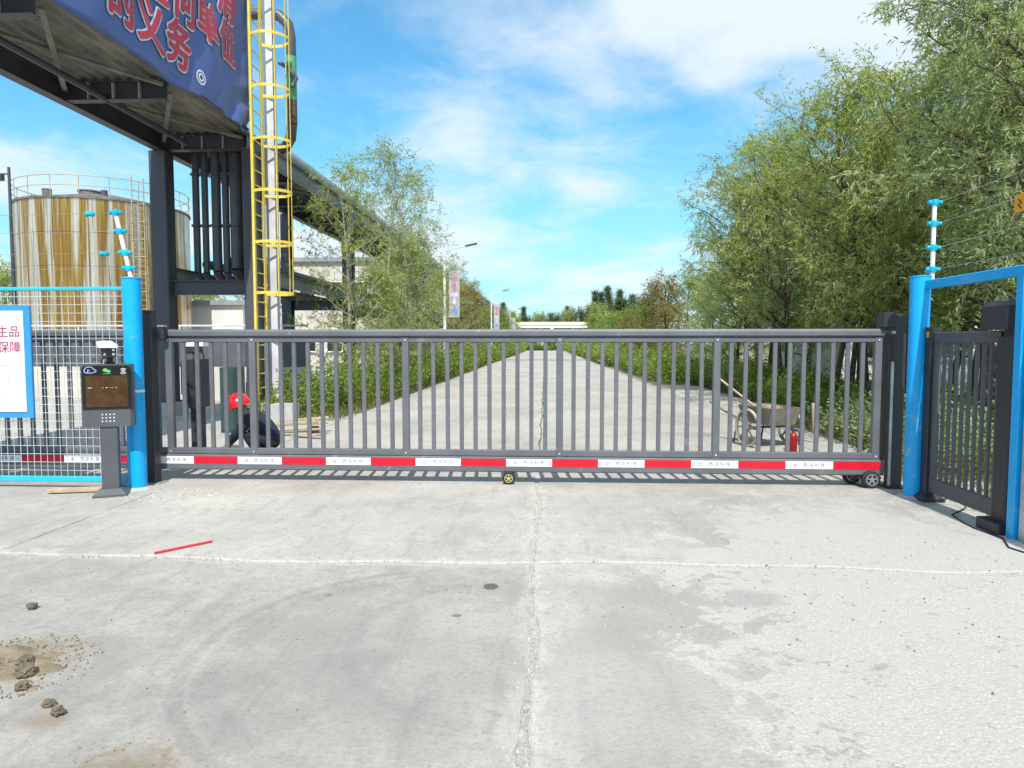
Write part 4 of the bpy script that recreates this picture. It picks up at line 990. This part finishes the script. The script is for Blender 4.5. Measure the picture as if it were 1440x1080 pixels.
def hedge(name, label, strips, leaf, seed, kind='stuff'):
    """strips: (x0, x1, y0, y1, height, stem density per m2, leaf length)"""
    rs = np.random.RandomState(seed); B = []; Dd = []; Ln = []
    for (x0, x1, y0, y1, hh, dens, ll) in strips:
        n = int(abs(x1 - x0) * (y1 - y0) * dens); X = rs.uniform(x0, x1, n); Y = rs.uniform(y0, y1, n)
        H = np.array([hh * (.62 + .75 * mnoise.noise((a * .9, b_ * .7, seed)) + .25 * mnoise.noise((a * 3, b_ * 3, seed))) for a, b_ in zip(X, Y)])
        H = np.clip(H, .15, None) * (.6 + .5 * rs.rand(n))
        k = 16; t = rs.rand(n, k) ** .75; lean = rs.normal(size=(n, 2)) * .28
        bx_ = X[:, None] + lean[:, :1] * H[:, None] * t; by_ = Y[:, None] + lean[:, 1:] * H[:, None] * t; bz_ = H[:, None] * t
        b_ = np.stack([bx_, by_, bz_], -1).reshape(-1, 3); B.append(b_ + rs.normal(size=b_.shape) * ll * .35)
        d = rs.normal(size=b_.shape); d[:, 2] = np.abs(d[:, 2]) * .5 + .25; Dd.append(d); Ln.append(ll * (.6 + .7 * rs.rand(len(b_))))
    B = np.concatenate(B); Dd = np.concatenate(Dd); Ln = np.concatenate(Ln)
    o = link(name, leaf_mesh(name, B, Dd, Ln * .2, Ln, rs), M[leaf])
    return tag(o, label, name.replace('_', ' ').split()[-1], kind=kind)
hedge('left_hedge', 'thick green bushes lining the left edge of the road', [(-6.3, -4.6, 13.6, 17, 1.45, 85, .085), (-5.9, -4.2, 17, 26, 1.5, 62, .10), (-5.6, -4.1, 26, 45, 1.6, 36, .15), (-5.6, -3.95, 45, 80, 1.7, 18, .26), (-5.6, -3.9, 80, 137, 1.8, 9, .42)], 'leaf_bush', 11)
hedge('right_hedge', 'green and dry bushes lining the right edge of the road', [(5.5, 8.0, 10.5, 16, .85, 80, .09), (5.6, 7.4, 16, 26, 1.15, 80, .10), (4.3, 6.3, 26, 45, 1.5, 42, .15), (4.0, 5.8, 45, 80, 1.7, 18, .26), (3.9, 5.6, 80, 137, 1.9, 9, .42)], 'leaf_bush', 12)
hedge('end_hedge', 'clipped dark hedge closing the far end of the road', [(-5, 8, 136.5, 139, 1.7, 16, .35)], 'leaf_bush', 13)
hedge('corner_weed', 'pale leafy weeds behind the receiver post', [(4.55, 5.7, 8.3, 12.0, 1.0, 120, .075), (4.0, 5.0, 7.9, 8.6, .7, 120, .07)], 'leaf_grey', 14)
def grass(name, label, patches, seed, leaf='leaf_grass'):
    rs = np.random.RandomState(seed); B = []; L = []
    for (x0, x1, y0, y1, n, h_) in patches:
        B.append(np.stack([rs.uniform(x0, x1, n), rs.uniform(y0, y1, n), np.full(n, -.045)], -1)); L.append(h_ * (.5 + rs.rand(n)))
    B = np.concatenate(B); L = np.concatenate(L); d = rs.normal(size=B.shape) * .45; d[:, 2] = 1
    o = link(name, leaf_mesh(name, B, d, np.maximum(L * .045, .004), L, rs), M[leaf]); tag(o, label, 'grass', kind='stuff')
grass('verge_grass', 'dry green grass growing under the right verge trees', [(4.0, 6.5, 3.5, 9, 9000, .13), (4.6, 12, 8, 16, 22000, .25), (5.5, 14, 16, 34, 22000, .32), (5.5, 12, 34, 70, 9000, .5)], 21)
grass('left_grass', 'dry grass at the foot of the left hedge', [(-6.4, -4.1, 13.3, 26, 7000, .22), (-6.2, -4, 26, 60, 6000, .35)], 22)

# ------------------------------------------------------------------ crouching person
def person():
    t = thing('person', 'person in dark clothes and red helmet crouching behind the gate', 'person', (-3.62, 8.6, 0), 0)
    J = {'pelvis': (.12, 0, .30), 'waist': (.02, 0, .44), 'chest': (-.12, 0, .60), 'neck': (-.22, 0, .665), 'head': (-.29, 0, .72), 'crown': (-.31, 0, .80)}
    for s, n in ((-1, 'l'), (1, 'r')):
        J.update({n + 'hip': (.12, s * .10, .28), n + 'knee': (-.22, s * .17, .40), n + 'ankle': (.02, s * .14, .08), n + 'toe': (-.17, s * .16, .035),
                  n + 'sh': (-.14, s * .19, .60), n + 'el': (-.30, s * .25, .43), n + 'wr': (-.43, s * .12, .26), n + 'hand': (-.48, s * .09, .20)})
    rad = {'pelvis': .15, 'waist': .145, 'chest': .165, 'neck': .06, 'head': .085, 'crown': .075, 'hip': .10, 'knee': .075, 'ankle': .05, 'toe': .045, 'sh': .085, 'el': .055, 'wr': .035, 'hand': .038}
    E_ = [('pelvis', 'waist'), ('waist', 'chest'), ('chest', 'neck'), ('neck', 'head'), ('head', 'crown')]
    for n in 'lr': E_ += [('pelvis', n + 'hip'), (n + 'hip', n + 'knee'), (n + 'knee', n + 'ankle'), (n + 'ankle', n + 'toe'), ('chest', n + 'sh'), (n + 'sh', n + 'el'), (n + 'el', n + 'wr'), (n + 'wr', n + 'hand')]
    verts = dict(J); rr = {k: rad.get(k, rad.get(k[1:], .05)) for k in J}
    for n, s in (('l', -1), ('r', 1)):
        for f_ in range(5):
            base = Vector(J[n + 'hand']); sp = (f_ - 2) * .02
            if f_ == 0: q1 = base + Vector((.005, -s * .045, -.02)); q2 = q1 + Vector((-.02, -s * .015, -.025))
            else: q1 = base + Vector((-.035, sp, -.03)); q2 = q1 + Vector((-.012, 0, -.045 + .006 * abs(f_ - 3)))
            verts[f'{n}f{f_}a'] = tuple(q1); verts[f'{n}f{f_}b'] = tuple(q2); rr[f'{n}f{f_}a'] = .0095; rr[f'{n}f{f_}b'] = .008
            E_ += [(n + 'hand', f'{n}f{f_}a'), (f'{n}f{f_}a', f'{n}f{f_}b')]
    ks = list(verts); me = bpy.data.meshes.new('body'); me.from_pydata([verts[k] for k in ks], [(ks.index(a), ks.index(b_)) for a, b_ in E_], [])
    o = bpy.data.objects.new('body', me); C.objects.link(o)
    o.modifiers.new('skin', 'SKIN'); sv = me.skin_vertices[0].data
    for i, k in enumerate(ks): sv[i].radius = (rr[k], rr[k]); sv[i].use_root = (k == 'pelvis')
    o.modifiers.new('sub', 'SUBSURF').levels = 2; o.modifiers['sub'].render_levels = 2
    dg = bpy.context.evaluated_depsgraph_get(); dg.update()
    me2 = bpy.data.meshes.new_from_object(o.evaluated_get(dg)); bpy.data.objects.remove(o)
    for m_ in ('cloth_navy', 'cloth_black', 'skin', 'cloth_maroon'): me2.materials.append(M[m_])
    for p in me2.polygons:
        c = p.center
        if c.x < -.20 and c.z > .655 and abs(c.y) < .13: p.material_index = 2
        elif c.x < -.40 and c.z < .30: p.material_index = 2
        elif -.26 < c.x < -.16 and .62 < c.z < .70 and abs(c.y) < .1: p.material_index = 3
        elif c.z < .33 or (c.x < -.05 and c.z < .47 and abs(c.y) < .24 and c.x > -.29): p.material_index = 1
        else: p.material_index = 0
        p.use_smooth = True
    bd = link('body', me2, None, t)
    hl = MB().lathe([(.150, .0), (.153, .015), (.145, .06), (.125, .105), (.085, .14), (.04, .155), (.001, .158)], 28)
    hl.lathe([(.150, .002), (.178, -.006), (.178, .004), (.150, .012)], 28, caps=False)
    o = part('helmet', hl, M['helmet_red'], t, 60, world=False); o.location = (-.305, 0, .745); o.rotation_euler = (0, R(-18), 0)
    rg = part('helmet_ridge', MB().tube([(-.135, 0, .075), (-.09, 0, .137), (0, 0, .160), (.09, 0, .137), (.135, 0, .075)], .014, 8), M['helmet_red'], o, 50, world=False)
    fc = part('nose', MB().lathe([(.001, -.03), (.016, 0), (.001, .03)], 8, (-.385, 0, .705)), M['skin'], t, 60, world=False)
    sh = MB()
    for s in (-1, 1): sh.sweep([[(.06, s * .15 - .045, 0), (.06, s * .15 + .045, 0), (.06, s * .15 + .04, .09), (.06, s * .15 - .04, .09)], [(-.10, s * .16 - .05, 0), (-.10, s * .16 + .05, 0), (-.10, s * .16 + .04, .075), (-.10, s * .16 - .04, .075)], [(-.21, s * .165 - .035, 0), (-.21, s * .165 + .035, 0), (-.21, s * .165 + .03, .04), (-.21, s * .165 - .03, .04)]])
    part('shoes', sh, M['cloth_black'], t, 50, world=False)
    t.rotation_euler = (0, 0, R(14))
    return t
person()

# ------------------------------------------------------------------ hand cart, shovel, extinguisher, planks
cart = thing('hand_cart', 'two wheeled hand cart with a dusty wooden tray behind the gate', 'cart', (3.37, 10.42, 0), R(19.3))
L_ = lambda n_, b, m_, par=cart, sm=None: part(n_, b, M[m_] if isinstance(m_, str) else m_, par, sm, world=False)
tb = MB()
def frustum(z0, z1, a, b_, c, d): return [[(-a, -b_, z0), (a, -b_, z0), (a, b_, z0), (-a, b_, z0)], [(-c, -d, z1), (c, -d, z1), (c, d, z1), (-c, d, z1)]]
tb.sweep(frustum(.34, .60, .225, .30, .265, .40) + [frustum(.34, .595, .2, .3, .245, .38)[1]] + [[(-.2, -.28, .40), (.2, -.28, .40), (.2, .28, .40), (-.2, .28, .40)]])
L_('tray', tb, 'cart_tray')
L_('load', MB().lathe([(.20, .56), (.19, .585), (.10, .62), (.001, .63)], 14), 'sand', sm=60)
for s in (-1, 1):
    wx = s * .375; r = .285
    wh = L_('wheel', MB().lathe([(r * .90, -.022), (r * .97, -.024), (r, -.012), (r, .012), (r * .97, .024), (r * .90, .022), (r * .90, -.022)], 32, (wx, 0, r), 0, False), 'tyre_pale', sm=50)
    sp = MB().lathe([(r * .895, -.012), (r * .84, -.012), (r * .84, .012), (r * .895, .012)], 32, (wx, 0, r), 0, False).lathe([(.035, -.05), (.035, .05)], 12, (wx, 0, r), 0)
    for k in range(8):
        a = math.pi * k / 4; sp.bar((wx, math.cos(a) * .03, r + math.sin(a) * .03), (wx, math.cos(a) * r * .85, r + math.sin(a) * r * .85), .026, .014, 0, (1, 0, 0))
    L_('rim', sp, 'cart_tray', wh)
    L_('handle', MB().tube([(s * .25, -.3, .36), (s * .26, -.55, .42), (s * .27, -1.0, .60)][::1] if False else [(s * .25, .3, .36), (s * .27, .7, .45), (s * .28, 1.15, .58)], .018, 8), 'cart_tray', sm=50)
    L_('leg', MB().tube([(s * .24, .42, .38), (s * .25, .52, .0)], .014, 6), 'steel_dark', sm=50)
L_('axle', MB().tube([(-.375, 0, .285), (.375, 0, .285)], .018, 8), 'steel_dark', sm=50)
tag(part('shovel_handle', MB().tube([(2.62, 10.75, 1.06), (2.9, 10.68, .83), (3.2, 10.6, .585)], .017, 8), M['wood_pale'], None, 50), 'pale wooden tool handle sticking up out of the hand cart', 'tool')
ex = thing('fire_extinguisher', 'dark red fire extinguisher standing in front of the hand cart wheel', 'extinguisher', (3.53, 9.85, 0))
part('cylinder', MB().lathe([(.05, 0), (.058, .01), (.058, .22), (.045, .255), (.02, .275), (.02, .295)], 20, (3.53, 9.85, 0)), M['extinguisher_red'], ex, 40)
part('valve', MB().box(3.50, 3.575, 9.835, 9.865,   .296, .325, .004), M['gate_black'], ex)
part('lever', MB().bar((3.515, 9.85, .333), (3.61, 9.85, .355), .02, .008, 0), M['gate_black'], ex)
part('hose', MB().tube([(3.57, 9.85, .31), (3.61, 9.84, .27), (3.605, 9.83, .18), (3.60, 9.83, .10)], .009, 6), M['rubber'], ex, 50)
tag(part('wood_pole', MB().tube([(4.22, 10.75, .0), (4.14, 10.7, .3), (4.12, 10.68, .62)], .03, 8), M['wood_pale'], None, 50), 'short pale pole standing right of the hand cart', 'pole')
rnd = random.Random(5)
for i, (xa, ya, xb, yb, z, lab) in enumerate(((-4.55, 11.3, -3.75, 11.6, .22, 'topmost pale plank lying across the plank heap'), (-4.6, 11.0, -3.8, 11.2, .17, 'near pale plank leaning on the plank heap'), (-4.45, 11.7, -3.7, 11.3, .13, 'crossed pale plank in the middle of the heap'),
                                              (-4.5, 11.15, -3.65, 11.05, .06, 'lowest plank lying flat on the paving'), (-4.15, 11.0, -3.6, 10.75, .025, 'short plank end lying in front of the heap'))):
    tag(part('wood_plank', MB().bar((xa, ya, z), (xb, yb, z + rnd.uniform(-.02, .08)), .11, .03, .003), M['wood' if i % 2 else 'wood_pale'], None), lab, 'plank', 'planks heaped on the paving')
tag(part('plank_support', MB().box(-3.98, -3.86, 11.15, 11.45, 0, .13, .01), M['steel_dark'], None), 'dark block holding up the plank heap', 'block')
tag(part('concrete_block', MB().box(-5.45, -4.98, 13.2, 13.6, 0, .33, .03), M['concrete_block'], None), 'grey concrete block at the foot of the pale column', 'block')
gb = thing('green_cabinet', 'dark green metal cabinet behind the inner kiosk', 'cabinet', (-5.05, 11.0, 0))
part('body', MB().box(-5.30, -5.05, 10.85, 11.25, .08, 1.15, .012), M['cabinet_green'], gb)
part('plinth', MB().box(-5.32, -5.03, 10.83, 11.27, 0, .078, .004), M['concrete_block'], gb)
part('door', MB().box(-5.285, -5.065, 10.836, 10.848, .12, 1.11, .003), M['cabinet_green'], gb)
part('door_handle', MB().bar((-5.10, 10.828, .55), (-5.10, 10.828, .68), .015, .012, .003), M['galv'], gb)
ds = thing('shade_block', 'low dark block added for the shadow area under the rack beside the hedge', 'shade block', (-5.9, 15.9, 0))  # dark block added to stand for the shadow beneath the lower rack
part('body', MB().sweep([[(-6.1, 15.6, .05), (-4.95, 15.6, .05), (-4.95, 16.3, .05), (-6.1, 16.3, .05)], [(-6.15, 15.55, .62), (-4.9, 15.55, .62), (-4.9, 16.35, .62), (-6.15, 16.35, .62)]]), M['cabinet_green'], ds)
part('shade_top', MB().box(-6.18, -4.87, 15.52, 16.38, .622, .68, .015), M['clad_dark'], ds)
sk = bmesh.new(); bmesh.ops.create_icosphere(sk, subdivisions=3, radius=1)
for v in sk.verts:
    d = 1 + .18 * mnoise.noise(v.co * 2.1) + .08 * mnoise.noise(v.co * 6); v.co = Vector((v.co.x * .30 * d, v.co.y * .25 * d, max(-.38, v.co.z * .42 * d) + .38))
me = bpy.data.meshes.new('sack'); sk.to_mesh(me); sk.free(); me.shade_smooth()
tag(link('sack', me, M['sack'], None, (-5.62, 8.9, 0)), 'pale lavender sack standing behind the mesh fence', 'sack')

# ------------------------------------------------------------------ small things on the apron
def rock(name, x, y, s, seed, m_, label, group, flat=.65):
    b = bmesh.new(); bmesh.ops.create_icosphere(b, subdivisions=3, radius=1)
    for v in b.verts:
        d = 1 + .45 * mnoise.noise(v.co * 1.6 + Vector((seed, 0, 0))) + .24 * mnoise.noise(v.co * 4.5 + Vector((0, seed, 0))) + .10 * mnoise.noise(v.co * 11)
        v.co = Vector((v.co.x * s * d, v.co.y * s * .85 * d, v.co.z * s * flat * d))
    zmin = min(v.co.z for v in b.verts)
    for v in b.verts: v.co.z -= zmin + s * .08
    me_ = bpy.data.meshes.new(name); b.to_mesh(me_); b.free()
    return tag(link(name, me_, M[m_], None, (x, y, 0)), label, 'stone', group)
for i, (x, y, s, lab) in enumerate(((-2.98, 3.75, .030, 'single brown clod lying alone above the sand patch'), (-2.42, 2.98, .046, 'largest brown clod on the sand patch at the left edge'), (-2.335, 2.86, .030, 'round clod just in front of the largest clod'),
                                    (-2.115, 2.73, .027, 'left one of the pair of clods below the sand patch'), (-2.025, 2.66, .028, 'right one of the pair of clods below the sand patch'), (-2.50, 3.08, .038, 'flat clod behind the largest clod on the sand'))):
    rock('clod', x, y, s, i * 3.1, 'stone', lab, 'earth clods on the concrete')
def scatter(name, label, cx, cy, rx, ry, n, smin, smax, m_, seed):
    rs = random.Random(seed); b = MB()
    for _ in range(n):
        a, q = rs.uniform(0, 6.283), rs.random() ** .6; X, Y = cx + rx * q * math.cos(a), cy + ry * q * math.sin(a); s = rs.uniform(smin, smax) * rs.choice((.5, .7, 1)); ro = rs.uniform(0, 6.3)
        P_ = [(math.cos(ro + k * 1.257) * s * rs.uniform(.7, 1.1) + X, math.sin(ro + k * 1.257) * s * rs.uniform(.6, 1) + Y) for k in range(5)]
        b.add([(u, t_, -.001) for u, t_ in P_] + [(X + (u - X) * .6, Y + (t_ - Y) * .6, s * rs.uniform(.5, .9)) for u, t_ in P_], [(j, (j + 1) % 5, 5 + (j + 1) % 5, 5 + j) for j in range(5)] + [(5, 6, 7, 8, 9)])
    return tag(part(name, b, M[m_], None), label, 'rubble', kind='stuff')
scatter('sand_crumbs', 'brown crumbs of earth scattered on the sand patch', -2.56, 3.06, .42, .36, 800, .0015, .010, 'stone', 1)
scatter('sand_crumbs', 'brown crumbs of earth at the bottom edge', -1.52, 2.35, .3, .18, 120, .002, .007, 'sand', 2)
scatter('mortar_rubble', 'white mortar crumbs beside the foot of the blue post', -3.85, 6.72, .5, .32, 420, .004, .020, 'stone_pale', 3)
scatter('loose_grit', 'small dark grit loose on the right slab', 2.0, 4.4, 1.9, 1.5, 300, .002, .009, 'stone', 4)
scatter('loose_grit', 'small dark grit loose on the left slab', -1.6, 4.6, 2.0, 2.0, 130, .002, .008, 'stone', 6)
scatter('loose_grit', 'pale grit loose on the worn slab', 1.6, 4.2, 1.8, 1.9, 500, .002, .008, 'stone_pale', 7)
rs = random.Random(9); b = MB()
for _ in range(900):
    if rs.random() < .72: X, Y = -.075 + rs.gauss(0, .028), rs.uniform(1.8, 7.4)
    else: X, Y = rs.uniform(-3.9, 1.6), 4.71 + rs.gauss(0, .022)
    s = rs.uniform(.003, .013); ro = rs.uniform(0, 6.3)
    P_ = [(math.cos(ro + k * 1.257) * s * rs.uniform(.7, 1.1) + X, math.sin(ro + k * 1.257) * s + Y) for k in range(5)]
    b.add([(u, t_, -.02) for u, t_ in P_] + [(X + (u - X) * .6, Y + (t_ - Y) * .6, s * rs.uniform(-.4, .8)) for u, t_ in P_], [(j, (j + 1) % 5, 5 + (j + 1) % 5, 5 + j) for j in range(5)] + [(5, 6, 7, 8, 9)])
tag(part('joint_rubble', b, M['stone_pale'], None), 'pale broken mortar lying in the joints between the slabs', 'rubble', kind='stuff')
# sand mound
mb_ = MB(); N = 34
for j in range(N + 1):
    for i in range(N + 1):
        u, t_ = i / N * 2 - 1, j / N * 2 - 1; X, Y = -2.62 + u * .40, 3.06 + t_ * .32
        h = max(0, 1 - math.hypot(u, t_) * (1 + .6 * mnoise.noise((u * 2.5, t_ * 2.5, 3)))) * .028 * max(.05, 1 + 1.3 * mnoise.noise((X * 9, Y * 9, 1)))
        mb_.v.append((X, Y, h + .02 * mnoise.noise((X * 22, Y * 22, 5)) * min(1, h * 60) - .009))
for j in range(N):
    for i in range(N):
        a = j * (N + 1) + i; mb_.f.append((a, a + 1, a + N + 2, a + N + 1))
tag(part('sand_heap', mb_, M['sand'], None, 180), 'thin spill of brown sandy earth at the left edge', 'sand', kind='stuff')
st = MB().bar((-2.862, 4.795, .010), (-2.585, 5.105, .010), .022, .012, .002)
tag(part('red_strip', st, M['plastic_red'], None), 'thin red strip lying on the concrete in front of the gate', 'strip')
tag(part('wood_offcut', MB().bar((-5.1, 6.72, .03), (-4.55, 6.86, .025), .12, .035, .004), M['wood_pale'], None), 'flat pale board lying on the ground behind the kiosk foot', 'board')
